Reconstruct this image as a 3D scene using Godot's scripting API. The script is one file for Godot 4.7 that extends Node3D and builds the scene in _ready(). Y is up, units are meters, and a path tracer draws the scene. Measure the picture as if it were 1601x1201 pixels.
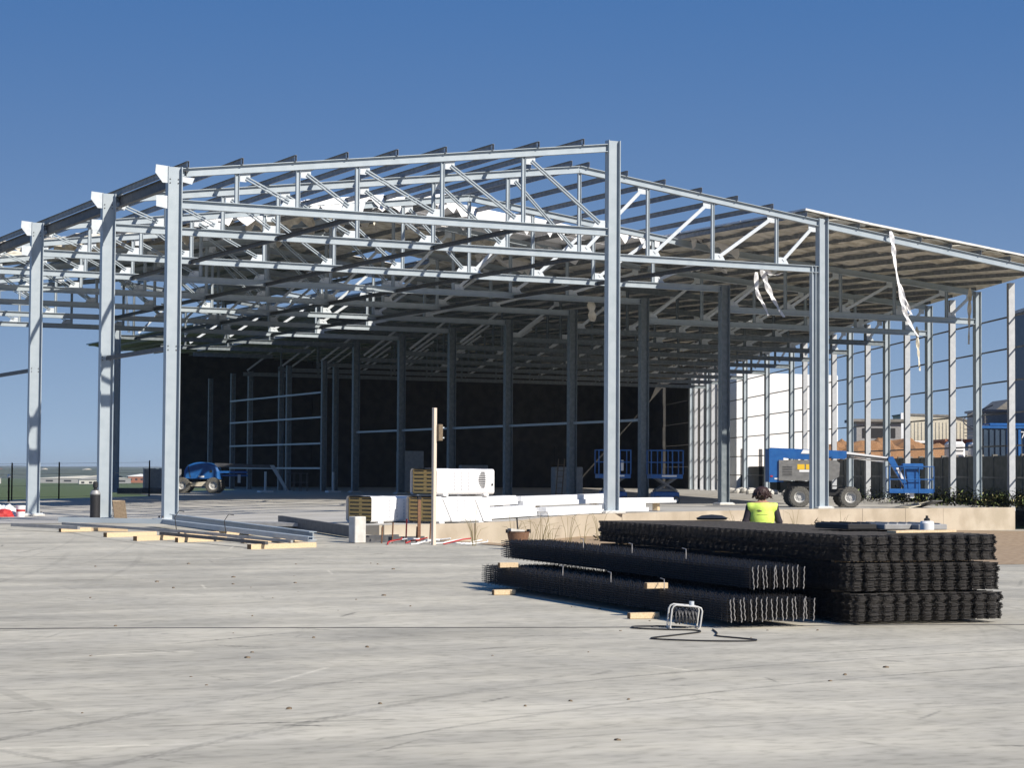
extends Node3D
# A steel hall under construction beside a concrete yard. Plan axes used below: X along the roof trusses, Z away from the yard (Godot z = -Z).

var rng := RandomNumberGenerator.new()
var M := {}
var cache := {}
const S := 0.127
const HE := 10.72
const RX := 18.24
const HB := 9.77
const FZ := [0.0, 7.2, 16.8, 24.7, 32.8, 40.9, 48.8, 56.7, 64.7, 72.7, 80.7, 88.7, 97.0]
const NX := [2.04, 4.08, 6.12, 9.15, 12.15, 15.2, 18.24, 21.25, 24.2, 27.2]
const INX := [29.4, 29.4, 30.9, 31.4, 31.9, 32.3, 32.6, 32.9, 33.2, 33.4, 33.6, 33.8, 34.0]

func P(x: float, y: float, z: float) -> Vector3: return Vector3(x, y, -z)
func roof(x: float) -> float: return HE + S * (x if x < RX else 2.0 * RX - x)
func roofz(x: float, z: float) -> float:
	# beyond the inner columns the slope eases so that the skewed eave stays level
	if x <= 31.0: return roof(x)
	return lerpf(roof(31.0), 10.2, (x - 31.0) / (wallx(z) - 31.0))
func wallx(z: float) -> float: return 38.1 + 0.42 * z
func slab_y(x: float, z: float) -> float:
	var far := 1.0 - clampf(x / 15.6, 0.0, 1.0)
	var h := (-0.2 - 0.018 * clampf(z, 0.0, 10.0)) * far
	if z < 0.0: h = lerpf(yard_y(x, z) + 0.006, h, clampf((x - 2.2) / 1.6, 0.0, 1.0))
	return h
func yard_y(x: float, z: float) -> float:
	var h := -0.22 - 0.03 * clampf(z, 0.0, 15.0) * clampf(1.0 - x / 15.0, 0.0, 1.0)
	if z < 0.0: h += 0.018 * maxf(z, -20.0)
	if z < -20.0: h += 0.009 * (maxf(z, -42.0) + 20.0)
	var w := 0.3 + 0.7 * clampf((z + 26.0) / 18.0, 0.0, 1.0)
	return h - (0.075 * clampf(x - 3.0, 0.0, 6.0) + 0.009 * clampf(x - 9.0, 0.0, 50.0)) * w
func G(x: float, z: float, up := 0.0) -> Vector3: return P(x, yard_y(x, z) + up, z)
func F(x: float, z: float, up := 0.0) -> Vector3: return P(x, slab_y(x, z) + up, z)

# ---------- scene tree helpers ----------
func put(node: Node, parent: Node, called: String):
	var n := called
	var k := 0
	var key := str(parent.get_instance_id()) + called
	if cache.has(key): k = cache[key] + 1
	cache[key] = k
	if k > 0: n = "%s_%03d" % [called, k]
	node.name = n
	parent.add_child(node, true)
	return node
func tag(o, label := "", category := "", group := "", kind := ""):
	if label != "": o.set_meta("label", label)
	if category != "": o.set_meta("category", category)
	if group != "": o.set_meta("group", group)
	if kind != "": o.set_meta("kind", kind)
	return o
func thing(called: String, label: String, category: String, at := Vector3.ZERO, turn := 0.0, group := "") -> Node3D:
	var o := Node3D.new()
	put(o, self, called)
	o.position = at
	o.rotation.y = turn
	tag(o, label, category, group)
	return o
func group_node(called: String, parent: Node) -> Node3D:
	var o := Node3D.new()
	put(o, parent, called)
	return o
func mi(called: String, mesh: Mesh, mat: Material, parent: Node, xf := Transform3D.IDENTITY) -> MeshInstance3D:
	var o := MeshInstance3D.new()
	o.mesh = mesh
	o.material_override = mat
	o.transform = xf
	put(o, parent, called)
	return o

# ---------- mesh helpers ----------
func st_new() -> SurfaceTool:
	var st := SurfaceTool.new()
	st.begin(Mesh.PRIMITIVE_TRIANGLES)
	return st
func tri(st: SurfaceTool, a: Vector3, b: Vector3, c: Vector3, n: Vector3):
	if (b - a).cross(c - a).dot(n) > 0.0:
		var t := b
		b = c
		c = t
	for v in [a, b, c]:
		st.set_normal(n)
		st.add_vertex(v)
func quad(st: SurfaceTool, a: Vector3, b: Vector3, c: Vector3, d: Vector3, hint := Vector3.ZERO):
	var n := (c - a).cross(d - b)
	if n.length_squared() < 1e-14: return
	n = n.normalized()
	if hint != Vector3.ZERO and n.dot(hint) < 0.0: n = -n
	tri(st, a, b, c, n)
	tri(st, a, c, d, n)
func box(st: SurfaceTool, c: Vector3, s: Vector3, b := Basis.IDENTITY, ch := 0.0):
	# a box, its edges cut back by ch when given
	var h := s * 0.5
	if ch <= 0.0:
		for ax in 3:
			for sg in [-1.0, 1.0]:
				var n := Vector3.ZERO
				n[ax] = sg
				var u := Vector3.ZERO
				u[(ax + 1) % 3] = h[(ax + 1) % 3]
				var v := Vector3.ZERO
				v[(ax + 2) % 3] = h[(ax + 2) % 3]
				var o := n * h[ax]
				quad(st, c + b * (o - u - v), c + b * (o + u - v), c + b * (o + u + v), c + b * (o - u + v), b * n)
		return
	for ax in 3:
		var i := (ax + 1) % 3
		var j := (ax + 2) % 3
		for sg in [-1.0, 1.0]:
			var n := Vector3.ZERO
			n[ax] = sg
			var u := Vector3.ZERO
			u[i] = h[i] - ch
			var v := Vector3.ZERO
			v[j] = h[j] - ch
			var o := n * h[ax]
			quad(st, c + b * (o - u - v), c + b * (o + u - v), c + b * (o + u + v), c + b * (o - u + v), b * n)
		for si in [-1.0, 1.0]:
			for sj in [-1.0, 1.0]:
				var e := Vector3.ZERO
				e[ax] = h[ax] - ch
				var p := Vector3.ZERO
				p[i] = si * h[i]
				p[j] = sj * (h[j] - ch)
				var q := Vector3.ZERO
				q[i] = si * (h[i] - ch)
				q[j] = sj * h[j]
				var hn := Vector3.ZERO
				hn[i] = si
				hn[j] = sj
				quad(st, c + b * (p - e), c + b * (p + e), c + b * (q + e), c + b * (q - e), b * hn)
	for sx in [-1.0, 1.0]:
		for sy in [-1.0, 1.0]:
			for sz in [-1.0, 1.0]:
				var g := Vector3(sx, sy, sz)
				var a := g * Vector3(h.x, h.y - ch, h.z - ch)
				var d := g * Vector3(h.x - ch, h.y, h.z - ch)
				var e2 := g * Vector3(h.x - ch, h.y - ch, h.z)
				tri(st, c + b * a, c + b * d, c + b * e2, (b * g).normalized())
func box_mesh(s: Vector3, ch := 0.0) -> Mesh:
	var key := "box%s%s" % [s, ch]
	if not cache.has(key):
		var st := st_new()
		box(st, Vector3.ZERO, s, Basis.IDENTITY, ch)
		cache[key] = st.commit()
	return cache[key]
func bx(called: String, parent: Node, mat: Material, c: Vector3, s: Vector3, turn := 0.0, ch := 0.0) -> MeshInstance3D:
	return mi(called, box_mesh(s, ch), mat, parent, Transform3D(Basis(Vector3.UP, turn), c))
func frame_along(d: Vector3, up := Vector3.UP) -> Basis:
	var z := d.normalized()
	if absf(z.dot(up.normalized())) > 0.995: up = Vector3.RIGHT if absf(z.x) < 0.9 else Vector3.BACK
	var x := up.cross(z).normalized()
	return Basis(x, z.cross(x), z)
func extrude(polys: Array) -> Mesh:
	# outlines in x,y, swept from z = 0 to z = 1
	var st := st_new()
	for poly in polys:
		var n: int = poly.size()
		var c := Vector2.ZERO
		var area := 0.0
		for i in n:
			area += poly[i].cross(poly[(i + 1) % n])
		for i in n:
			var a: Vector2 = poly[i]
			var b: Vector2 = poly[(i + 1) % n]
			var nn := Vector2(b.y - a.y, a.x - b.x) * signf(area)
			quad(st, Vector3(a.x, a.y, 0), Vector3(b.x, b.y, 0), Vector3(b.x, b.y, 1), Vector3(a.x, a.y, 1), Vector3(nn.x, nn.y, 0))
		var ix := Geometry2D.triangulate_polygon(PackedVector2Array(poly))
		for k in range(0, ix.size(), 3):
			for zz in [0.0, 1.0]:
				var t := []
				for m in 3: t.append(Vector3(poly[ix[k + m]].x, poly[ix[k + m]].y, zz))
				tri(st, t[0], t[1], t[2], Vector3(0, 0, 1 if zz > 0.5 else -1))
	return st.commit()
func rect2(cx: float, cy: float, w: float, h: float) -> Array:
	return [Vector2(cx - w / 2, cy - h / 2), Vector2(cx + w / 2, cy - h / 2), Vector2(cx + w / 2, cy + h / 2), Vector2(cx - w / 2, cy + h / 2)]
func ibeam(h: float, w: float, tf: float, tw: float) -> Mesh:
	var key := "i%s_%s" % [h, w]
	if not cache.has(key):
		var a := w / 2
		var b := h / 2
		var t := tw / 2
		cache[key] = extrude([[Vector2(-a, -b), Vector2(a, -b), Vector2(a, -b + tf), Vector2(t, -b + tf), Vector2(t, b - tf), Vector2(a, b - tf), Vector2(a, b), Vector2(-a, b), Vector2(-a, b - tf), Vector2(-t, b - tf), Vector2(-t, -b + tf), Vector2(-a, -b + tf)]])
	return cache[key]
func channel(h: float, w: float, t: float) -> Mesh:
	var key := "c%s_%s" % [h, w]
	if not cache.has(key):
		var b := h / 2
		cache[key] = extrude([[Vector2(0, -b), Vector2(w, -b), Vector2(w, -b + t), Vector2(t, -b + t), Vector2(t, b - t), Vector2(w, b - t), Vector2(w, b), Vector2(0, b)]])
	return cache[key]
func two_bars(gap: float, t: float, w: float) -> Mesh:
	var key := "tb%s_%s" % [gap, w]
	if not cache.has(key): cache[key] = extrude([rect2(0, -(gap + t) / 2, w, t), rect2(0, (gap + t) / 2, w, t)])
	return cache[key]
func bar(w: float, h: float) -> Mesh:
	var key := "bar%s_%s" % [w, h]
	if not cache.has(key): cache[key] = extrude([rect2(0, 0, w, h)])
	return cache[key]
func rod(r: float, n := 10) -> Mesh:
	var key := "rod%s_%s" % [r, n]
	if not cache.has(key):
		var st := st_new()
		for i in n:
			var a := TAU * i / n
			var b := TAU * (i + 1) / n
			var p := Vector3(cos(a), sin(a), 0)
			var q := Vector3(cos(b), sin(b), 0)
			var e := Vector3(0, 0, 1)
			for v in [[p, 0.0], [q, 0.0], [q, 1.0], [p, 0.0], [q, 1.0], [p, 1.0]]:
				st.set_normal(v[0])
				st.add_vertex(v[0] * r + e * v[1])
			tri(st, Vector3.ZERO, p * r, q * r, -e)
			tri(st, e, p * r + e, q * r + e, e)
		cache[key] = st.commit()
	return cache[key]
func member(called: String, parent: Node, mesh: Mesh, mat: Material, a: Vector3, b: Vector3, up := Vector3.UP) -> MeshInstance3D:
	var f := frame_along(b - a, up)
	f.z *= (b - a).length()
	return mi(called, mesh, mat, parent, Transform3D(f, a))
func tube(st: SurfaceTool, pts: Array, r, n := 8, closed_ends := true):
	# round tube through points; r is a radius or an array of radii
	var rings := []
	var up := Vector3.UP
	for i in pts.size():
		var d: Vector3 = (pts[mini(i + 1, pts.size() - 1)] - pts[maxi(i - 1, 0)])
		if d.length_squared() < 1e-12: d = Vector3.UP
		var f := frame_along(d, up)
		up = f.y
		var rr: float = r[i] if r is Array else r
		var ring := []
		for k in n:
			var a := TAU * k / n
			ring.append([pts[i] + (f.x * cos(a) + f.y * sin(a)) * rr, f.x * cos(a) + f.y * sin(a)])
		rings.append(ring)
	for i in pts.size() - 1:
		for k in n:
			var q := [rings[i][k], rings[i][(k + 1) % n], rings[i + 1][(k + 1) % n], rings[i + 1][k]]
			for m in [0, 2, 1, 0, 3, 2]:
				st.set_normal(q[m][1])
				st.add_vertex(q[m][0])
	if closed_ends:
		for e in [0, pts.size() - 1]:
			var dn: Vector3 = (pts[0] - pts[1]) if e == 0 else (pts[e] - pts[e - 1])
			for k in n: tri(st, pts[e], rings[e][k][0], rings[e][(k + 1) % n][0], dn.normalized())
func prism(st: SurfaceTool, poly: Array, z0: float, z1: float, b := Basis.IDENTITY, o := Vector3.ZERO):
	var n := poly.size()
	var area := 0.0
	for i in n: area += poly[i].cross(poly[(i + 1) % n])
	for i in n:
		var p: Vector2 = poly[i]
		var q: Vector2 = poly[(i + 1) % n]
		var nn := Vector2(q.y - p.y, p.x - q.x) * signf(area)
		quad(st, o + b * Vector3(p.x, p.y, z0), o + b * Vector3(q.x, q.y, z0), o + b * Vector3(q.x, q.y, z1), o + b * Vector3(p.x, p.y, z1), b * Vector3(nn.x, nn.y, 0))
	var ix := Geometry2D.triangulate_polygon(PackedVector2Array(poly))
	for k in range(0, ix.size(), 3):
		for zz in [z0, z1]:
			var t := []
			for m in 3: t.append(o + b * Vector3(poly[ix[k + m]].x, poly[ix[k + m]].y, zz))
			tri(st, t[0], t[1], t[2], b * Vector3(0, 0, 1.0 if zz == maxf(z0, z1) else -1.0))
func prism_mesh(poly: Array, depth: float) -> Mesh:
	var st := st_new()
	prism(st, poly, -depth / 2, depth / 2)
	return st.commit()
func lathe(st: SurfaceTool, prof: Array, n := 20, b := Basis.IDENTITY, o := Vector3.ZERO):
	# prof: (radius, height) pairs turned about y
	for i in prof.size() - 1:
		var p: Vector2 = prof[i]
		var q: Vector2 = prof[i + 1]
		var nn := Vector2(q.y - p.y, p.x - q.x).normalized()
		for k in n:
			var a0 := TAU * k / n
			var a1 := TAU * (k + 1) / n
			var v := []
			for e in [[p, a0], [p, a1], [q, a1], [q, a0]]:
				v.append([o + b * Vector3(e[0].x * cos(e[1]), e[0].y, e[0].x * sin(e[1])), (b * Vector3(nn.x * cos(e[1]), nn.y, nn.x * sin(e[1]))).normalized()])
			for m in [0, 1, 2, 0, 2, 3]:
				st.set_normal(v[m][1])
				st.add_vertex(v[m][0])

# ---------- materials ----------
func lin(r: float, g: float, b: float) -> Color: return Color(r, g, b).linear_to_srgb()
func noise_tex(seed_: int, freq: float, ramp: Array, oct := 4, size := 256, as_normal := false) -> NoiseTexture2D:
	var n := FastNoiseLite.new()
	n.seed = seed_
	n.frequency = freq
	n.fractal_octaves = oct
	var t := NoiseTexture2D.new()
	t.width = size
	t.height = size
	t.seamless = true
	t.noise = n
	if as_normal:
		t.as_normal_map = true
		t.bump_strength = 3.0
	else:
		var g := Gradient.new()
		g.offsets = PackedFloat32Array(ramp.map(func(e): return e[0]))
		g.colors = PackedColorArray(ramp.map(func(e): return e[1]))
		t.color_ramp = g
	return t
func plain(c: Color, rough := 0.6, metal := 0.0) -> StandardMaterial3D:
	var m := StandardMaterial3D.new()
	m.albedo_color = c
	m.roughness = rough
	m.metallic = metal
	return m
func mottled(c0: Color, c1: Color, scale: float, rough := 0.7, metal := 0.0, freq := 0.02, seed_ := 1) -> StandardMaterial3D:
	var m := plain(Color.WHITE, rough, metal)
	m.albedo_texture = noise_tex(seed_, freq, [[0.25, c0], [0.5, c0.lerp(c1, 0.5)], [0.75, c1]])
	m.uv1_triplanar = true
	m.uv1_world_triplanar = true
	m.uv1_scale = Vector3.ONE * scale
	return m
func make_materials():
	M.steel = mottled(lin(0.35, 0.405, 0.45), lin(0.39, 0.445, 0.49), 0.3, 0.42, 0.2, 0.02, 3)
	M.dark_shaded_steel = mottled(lin(0.15, 0.18, 0.20), lin(0.20, 0.23, 0.25), 0.4, 0.5, 0.15, 0.03, 38)  # own darker tone of inner columns; on deep trusses, roof shade put into colour
	M.plate = mottled(lin(0.52, 0.57, 0.61), lin(0.58, 0.62, 0.66), 0.5, 0.45, 0.1, 0.03, 4)
	M.dark_steel = mottled(lin(0.07, 0.072, 0.078), lin(0.105, 0.105, 0.11), 0.5, 0.55, 0.15, 0.03, 5)
	M.purlin = mottled(lin(0.20, 0.21, 0.225), lin(0.29, 0.30, 0.315), 0.4, 0.5, 0.2, 0.03, 6)
	M.post = mottled(lin(0.42, 0.44, 0.47), lin(0.48, 0.50, 0.53), 0.4, 0.5, 0.1, 0.03, 7)
	M.roof_white = mottled(lin(0.62, 0.62, 0.61), lin(0.74, 0.74, 0.73), 0.3, 0.5, 0.0, 0.02, 8)
	M.insul = mottled(lin(0.46, 0.42, 0.34), lin(0.76, 0.72, 0.63), 0.22, 0.95, 0.0, 0.03, 9)
	M.insul2 = mottled(lin(0.46, 0.44, 0.385), lin(0.68, 0.65, 0.59), 0.2, 0.95, 0.0, 0.03, 10)
	M.skylight = plain(lin(0.93, 0.93, 0.94), 0.6)
	M.skylight.backlight = Color(1, 1, 1)
	M.film = mottled(lin(0.74, 0.75, 0.77), lin(0.80, 0.80, 0.81), 0.8, 0.35, 0.0, 0.03, 11)
	M.film.backlight = lin(0.35, 0.35, 0.36)
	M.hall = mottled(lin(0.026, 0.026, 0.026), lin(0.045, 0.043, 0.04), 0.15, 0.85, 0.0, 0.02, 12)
	M.white_panel = mottled(lin(0.76, 0.77, 0.78), lin(0.82, 0.82, 0.82), 0.2, 0.45, 0.0, 0.02, 13)
	M.wall = mottled(lin(0.38, 0.325, 0.25), lin(0.49, 0.43, 0.345), 0.16, 0.9, 0.0, 0.02, 14)
	M.slab = mottled(lin(0.37, 0.355, 0.32), lin(0.46, 0.445, 0.41), 0.05, 0.85, 0.0, 0.03, 15)
	M.pad = mottled(lin(0.5, 0.49, 0.46), lin(0.6, 0.59, 0.56), 0.5, 0.9, 0.0, 0.03, 16)
	M.dirt = mottled(lin(0.27, 0.19, 0.115), lin(0.38, 0.28, 0.18), 0.3, 1.0, 0.0, 0.04, 17)
	M.field = mottled(lin(0.045, 0.075, 0.018), lin(0.085, 0.115, 0.035), 0.03, 1.0, 0.0, 0.03, 18)
	M.blue = mottled(lin(0.014, 0.095, 0.31), lin(0.022, 0.125, 0.37), 0.6, 0.4, 0.0, 0.02, 19)
	M.machine_grey = mottled(lin(0.15, 0.15, 0.148), lin(0.20, 0.20, 0.195), 0.8, 0.5, 0.0, 0.02, 20)
	M.tyre = mottled(lin(0.07, 0.068, 0.062), lin(0.16, 0.155, 0.14), 2.0, 0.95, 0.0, 0.03, 21)
	M.rim = plain(lin(0.5, 0.5, 0.49), 0.5, 0.1)
	M.black = plain(lin(0.015, 0.015, 0.017), 0.6)
	M.wire = mottled(lin(0.016, 0.015, 0.015), lin(0.048, 0.043, 0.041), 1.2, 0.6, 0.2, 0.04, 22)
	M.rod = mottled(lin(0.22, 0.21, 0.21), lin(0.36, 0.35, 0.34), 3.0, 0.55, 0.3, 0.04, 23)
	M.timber = mottled(lin(0.56, 0.42, 0.26), lin(0.68, 0.54, 0.36), 2.0, 0.8, 0.0, 0.05, 24)
	M.faint_print = plain(lin(0.60, 0.61, 0.64), 0.5)
	M.pale_wood = mottled(lin(0.58, 0.49, 0.40), lin(0.68, 0.59, 0.50), 2.0, 0.8, 0.0, 0.05, 37)
	M.timber_end = plain(lin(0.16, 0.10, 0.05), 0.9)
	M.wool = mottled(lin(0.56, 0.36, 0.12), lin(0.70, 0.49, 0.20), 2.5, 1.0, 0.0, 0.05, 25)
	M.vest = mottled(lin(0.62, 0.82, 0.13), lin(0.72, 0.92, 0.18), 3.0, 0.7, 0.0, 0.03, 26)
	M.cloth = plain(lin(0.02, 0.019, 0.022), 0.9)
	M.skin = plain(lin(0.42, 0.24, 0.16), 0.6)
	M.hair = mottled(lin(0.014, 0.009, 0.008), lin(0.06, 0.022, 0.018), 12.0, 0.6, 0.0, 0.05, 27)
	M.leaf = plain(Color.WHITE, 0.8)
	M.leaf.vertex_color_use_as_albedo = true
	M.leaf.backlight = lin(0.2, 0.25, 0.1)
	M.stem = plain(lin(0.24, 0.20, 0.10), 0.9)
	M.yellow = plain(lin(0.75, 0.48, 0.03), 0.5)
	M.red = plain(lin(0.45, 0.03, 0.03), 0.6)
	M.cream = mottled(lin(0.50, 0.46, 0.36), lin(0.58, 0.54, 0.44), 0.5, 0.7, 0.0, 0.03, 28)
	M.brown_board = mottled(lin(0.13, 0.095, 0.06), lin(0.20, 0.15, 0.10), 1.5, 0.8, 0.0, 0.03, 29)
	M.dark_wall = mottled(lin(0.17, 0.16, 0.145), lin(0.25, 0.24, 0.22), 0.2, 0.9, 0.0, 0.03, 30)
	M.chips = mottled(lin(0.17, 0.08, 0.035), lin(0.42, 0.25, 0.13), 0.7, 1.0, 0.0, 0.08, 31)
	M.brick = mottled(lin(0.25, 0.09, 0.05), lin(0.34, 0.15, 0.09), 0.5, 0.9, 0.0, 0.04, 32)
	M.navy = mottled(lin(0.025, 0.05, 0.09), lin(0.035, 0.065, 0.11), 0.2, 0.5, 0.0, 0.02, 33)
	M.hill = mottled(lin(0.045, 0.06, 0.045), lin(0.08, 0.095, 0.06), 0.004, 1.0, 0.0, 0.03, 34)
	M.galv_fence = mottled(lin(0.28, 0.28, 0.28), lin(0.36, 0.36, 0.36), 0.5, 0.5, 0.2, 0.03, 35)
	M.rust = mottled(lin(0.12, 0.06, 0.035), lin(0.22, 0.12, 0.07), 2.0, 0.9, 0.0, 0.05, 36)
	M.concrete = concrete()
func concrete() -> StandardMaterial3D:
	# yard surface, 64 m across: blotches, trowel streaks and rubber tyre marks
	var n := 2048
	var big := FastNoiseLite.new()
	big.seed = 71
	big.frequency = 0.003
	big.fractal_octaves = 6
	var a: PackedByteArray = big.get_seamless_image(n, n).get_data()
	big.seed = 72
	big.frequency = 0.016
	var b: PackedByteArray = big.get_seamless_image(n, n).get_data()
	big.seed = 75
	big.frequency = 0.012
	big.frequency = 0.02
	big.fractal_octaves = 7
	big.fractal_gain = 0.62
	var streak := big.get_seamless_image(n / 5, n)
	streak.resize(n, n, Image.INTERPOLATE_CUBIC)
	var d: PackedByteArray = streak.get_data()
	var mark := PackedFloat32Array()
	mark.resize(n * n)
	var r := RandomNumberGenerator.new()
	r.seed = 5
	for k in 95:
		var cx := r.randf_range(-1000, 3000)
		var cy := r.randf_range(-1000, 3000)
		var rad := r.randf_range(300, 2200)
		var a0 := r.randf_range(0, TAU)
		var span := r.randf_range(0.25, 1.2)
		var wide := r.randi_range(2, 5)
		var dark := r.randf_range(0.08, 0.34)
		for twin in 2:
			var rr := rad + twin * 52.0
			var steps := int(rr * span)
			for i in steps:
				var an := a0 + span * i / steps
				var fade := dark * (0.55 + 0.45 * sin(i * 0.007 + k)) * minf(1.0, minf(i, steps - i) / 90.0)
				var ca := cos(an)
				var sa := sin(an)
				for w in wide:
					var at := posmod(int(cy + sa * (rr + w)), n) * n + posmod(int(cx + ca * (rr + w)), n)
					if mark[at] < fade: mark[at] = fade
	for k in 3600:
		# short rubber and grit scuffs
		var x := r.randf_range(0, n)
		var y := r.randf_range(0, n)
		var an := r.randfn() * 0.7
		var len_ := r.randf_range(4, 34) * (1.0 if k % 6 else 2.5)
		var dark := r.randf_range(0.1, 0.42) * (1.0 if k % 9 else -0.9)
		for i in int(len_):
			for w in (1 if k % 3 else 3):
				var at := posmod(int(y + sin(an) * i + w), n) * n + posmod(int(x + cos(an) * i), n)
				mark[at] = clampf(mark[at] + dark * (1.0 - absf(i / len_ - 0.5)), -0.4, 0.5)
	var tone := []
	var gain := PackedFloat32Array()
	for i in 256: gain.append(i / 127.5 - 1.0)
	var curve := PackedByteArray()
	for i in 1024: curve.append(int(255.0 * pow(i / 1023.0, 0.4545)))
	var out := PackedByteArray()
	out.resize(n * n * 3)
	for i in n * n:
		var gb := gain[b[i]]
		var v := (0.462 + 0.09 * gain[a[i]] + 0.06 * gb + 0.12 * gain[d[i]]) * (1.0 - mark[i] * (1.0 + 0.6 * gb))
		v = clampf(v, 0.1, 0.9) * 1023.0
		var o := i * 3
		out[o] = curve[int(v)]
		out[o + 1] = curve[int(v * (0.94 - 0.006 * gb))]
		out[o + 2] = curve[int(v * (0.785 - 0.02 * gb))]
	var m := plain(Color.WHITE, 0.88)
	m.albedo_texture = ImageTexture.create_from_image(Image.create_from_data(n, n, false, Image.FORMAT_RGB8, out))
	m.detail_enabled = true
	m.detail_blend_mode = BaseMaterial3D.BLEND_MODE_MUL
	m.detail_uv_layer = BaseMaterial3D.DETAIL_UV_2
	m.detail_albedo = noise_tex(74, 0.02, [[0.1, Color(0.86, 0.86, 0.855)], [0.42, Color(0.965, 0.965, 0.96)], [0.8, Color(1, 1, 1)]], 6, 1024)
	return m

# ---------- setting ----------
func setting():
	var st := st_new()
	# yard: a fine sheet near by
	var xs := []
	for i in 60: xs.append(-60.0 + i * 2.4)
	var zs := []
	for i in 36: zs.append(-75.0 + i * 2.5)
	for i in xs.size() - 1:
		for j in zs.size() - 1:
			var c := [[xs[i], zs[j]], [xs[i + 1], zs[j]], [xs[i + 1], zs[j + 1]], [xs[i], zs[j + 1]]]
			for m in [0, 2, 1, 0, 3, 2]:
				var x: float = c[m][0]
				var z: float = c[m][1]
				st.set_uv(Vector2(x, z) / 64.0)
				st.set_uv2(Vector2(x * 0.13, z * 0.24))
				st.set_normal(Vector3.UP)
				var e := 0.0
				if z > 10.0: e = -0.3
				st.add_vertex(P(x, yard_y(x, z) + e, z))
	tag(mi("yard", st.commit(), M.concrete, self), "", "", "", "structure")
	# land all round, to the horizon
	st = st_new()
	var rings := [0.0, 60.0, 120.0, 250.0, 600.0, 1000.0, 1600.0, 4000.0, 9000.0]
	var drop := [-1.35, -1.35, -1.5, -2.0, -3.6, -5.0, -6.0, -8.0, -10.0]
	for i in rings.size() - 1:
		for k in 32:
			var q := []
			for e in [[i, k], [i + 1, k], [i + 1, k + 1], [i, k + 1]]:
				var an: float = TAU * e[1] / 32.0
				var rr: float = rings[e[0]]
				q.append(P(15.0 + rr * cos(an), drop[e[0]], 10.0 + rr * sin(an)))
			quad(st, q[0], q[1], q[2], q[3], Vector3.UP)
	tag(mi("field", st.commit(), M.field, self), "", "", "", "structure")
	# hall floor
	st = st_new()
	var edge := [Vector2(2.3, -4.2), Vector2(3.9, -7.4), Vector2(6.8, -7.3), Vector2(8.6, -6.2), Vector2(11.3, -3.2), Vector2(13.6, -1.1), Vector2(15.9, 0.0), Vector2(20.2, 2.6), Vector2(24.0, 4.6), Vector2(28.6, 6.5), Vector2(33.5, 7.3), Vector2(40.6, 8.9)]
	var poly := [Vector2(-26, 44.5), Vector2(-26, 0.6), Vector2(0.0, -0.6)]
	poly.append_array(edge)
	poly.append_array([Vector2(96, 125), Vector2(38, 125), Vector2(32, 84), Vector2(18, 64), Vector2(14.5, 49.0)])
	var ix := Geometry2D.triangulate_polygon(PackedVector2Array(poly))
	var flat := []
	for k in range(0, ix.size(), 3): flat.append([poly[ix[k]], poly[ix[k + 1]], poly[ix[k + 2]]])
	for level in 4:
		var more := []
		for t in flat:
			var ab: Vector2 = (t[0] + t[1]) / 2
			var bc: Vector2 = (t[1] + t[2]) / 2
			var ca: Vector2 = (t[2] + t[0]) / 2
			more.append_array([[t[0], ab, ca], [ab, t[1], bc], [ca, bc, t[2]], [ab, bc, ca]])
		flat = more
	for t in flat:
		tri(st, F(t[0].x, t[0].y, 0.004), F(t[1].x, t[1].y, 0.004), F(t[2].x, t[2].y, 0.004), Vector3.UP)
	tag(mi("floor_slab", st.commit(), M.slab, self), "", "", "", "structure")
	# retaining wall along the slab edge, cast in lengths
	var w := thing("retaining_wall", "long low beige concrete wall holding up the hall floor", "wall")
	for i in edge.size() - 1:
		var a: Vector2 = edge[i]
		var b: Vector2 = edge[i + 1]
		var cuts := maxi(1, int(a.distance_to(b) / 2.4))
		for c in cuts:
			var p := a.lerp(b, float(c) / cuts)
			var q := a.lerp(b, float(c + 1) / cuts)
			st = st_new()
			var d := (q - p).normalized() * 0.006
			var nrm := Vector2(d.y, -d.x).normalized()
			var jig := rng.randf_range(-0.006, 0.006)
			var pts := []
			for e in [[p + d, 1.0], [q - d, 1.0], [q - d, -1.0], [p + d, -1.0]]:
				var off: Vector2 = e[0] + nrm * (0.12 + jig if e[1] > 0 else -0.13)
				pts.append(off)
			var top := 0.018
			var lo := []
			var hi := []
			for e in pts:
				lo.append(P(e.x, yard_y(e.x, e.y) - 0.25, e.y))
				hi.append(P(e.x, slab_y(e.x, e.y) + top, e.y))
			quad(st, hi[0], hi[1], hi[2], hi[3], Vector3.UP)
			for e in 4:
				var f := (e + 1) % 4
				var mid: Vector2 = (pts[0] + pts[1] + pts[2] + pts[3]) / 4.0
				var ed: Vector2 = (pts[e] + pts[f]) / 2.0 - mid
				quad(st, lo[e], lo[f], hi[f], hi[e], P(ed.x, 0, ed.y))
			mi("wall_segment", st.commit(), M.wall, w)
	# bare earth on the right of the yard
	st = st_new()
	var dp := []
	for k in 26:
		var an := TAU * k / 26.0
		dp.append(Vector2(26.0 + cos(an) * (21.5 + 1.5 * sin(k * 2.3)), -6.5 + sin(an) * (17.0 + 1.3 * sin(k * 3.1))))
	ix = Geometry2D.triangulate_polygon(PackedVector2Array(dp))
	var rows := 14
	for k in 26:
		for j in rows:
			var q := []
			for e in [[k, j], [k + 1, j], [k + 1, j + 1], [k, j + 1]]:
				var v := Vector2(26.0, -6.5).lerp(dp[e[0] % 26], float(e[1]) / rows)
				q.append(P(v.x, yard_y(v.x, v.y) + 0.006 + 0.05 * (1.0 - float(e[1]) / rows) * absf(sin(v.x * 2.1) * cos(v.y * 1.7)), v.y))
			quad(st, q[0], q[1], q[2], q[3], Vector3.UP)
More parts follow.
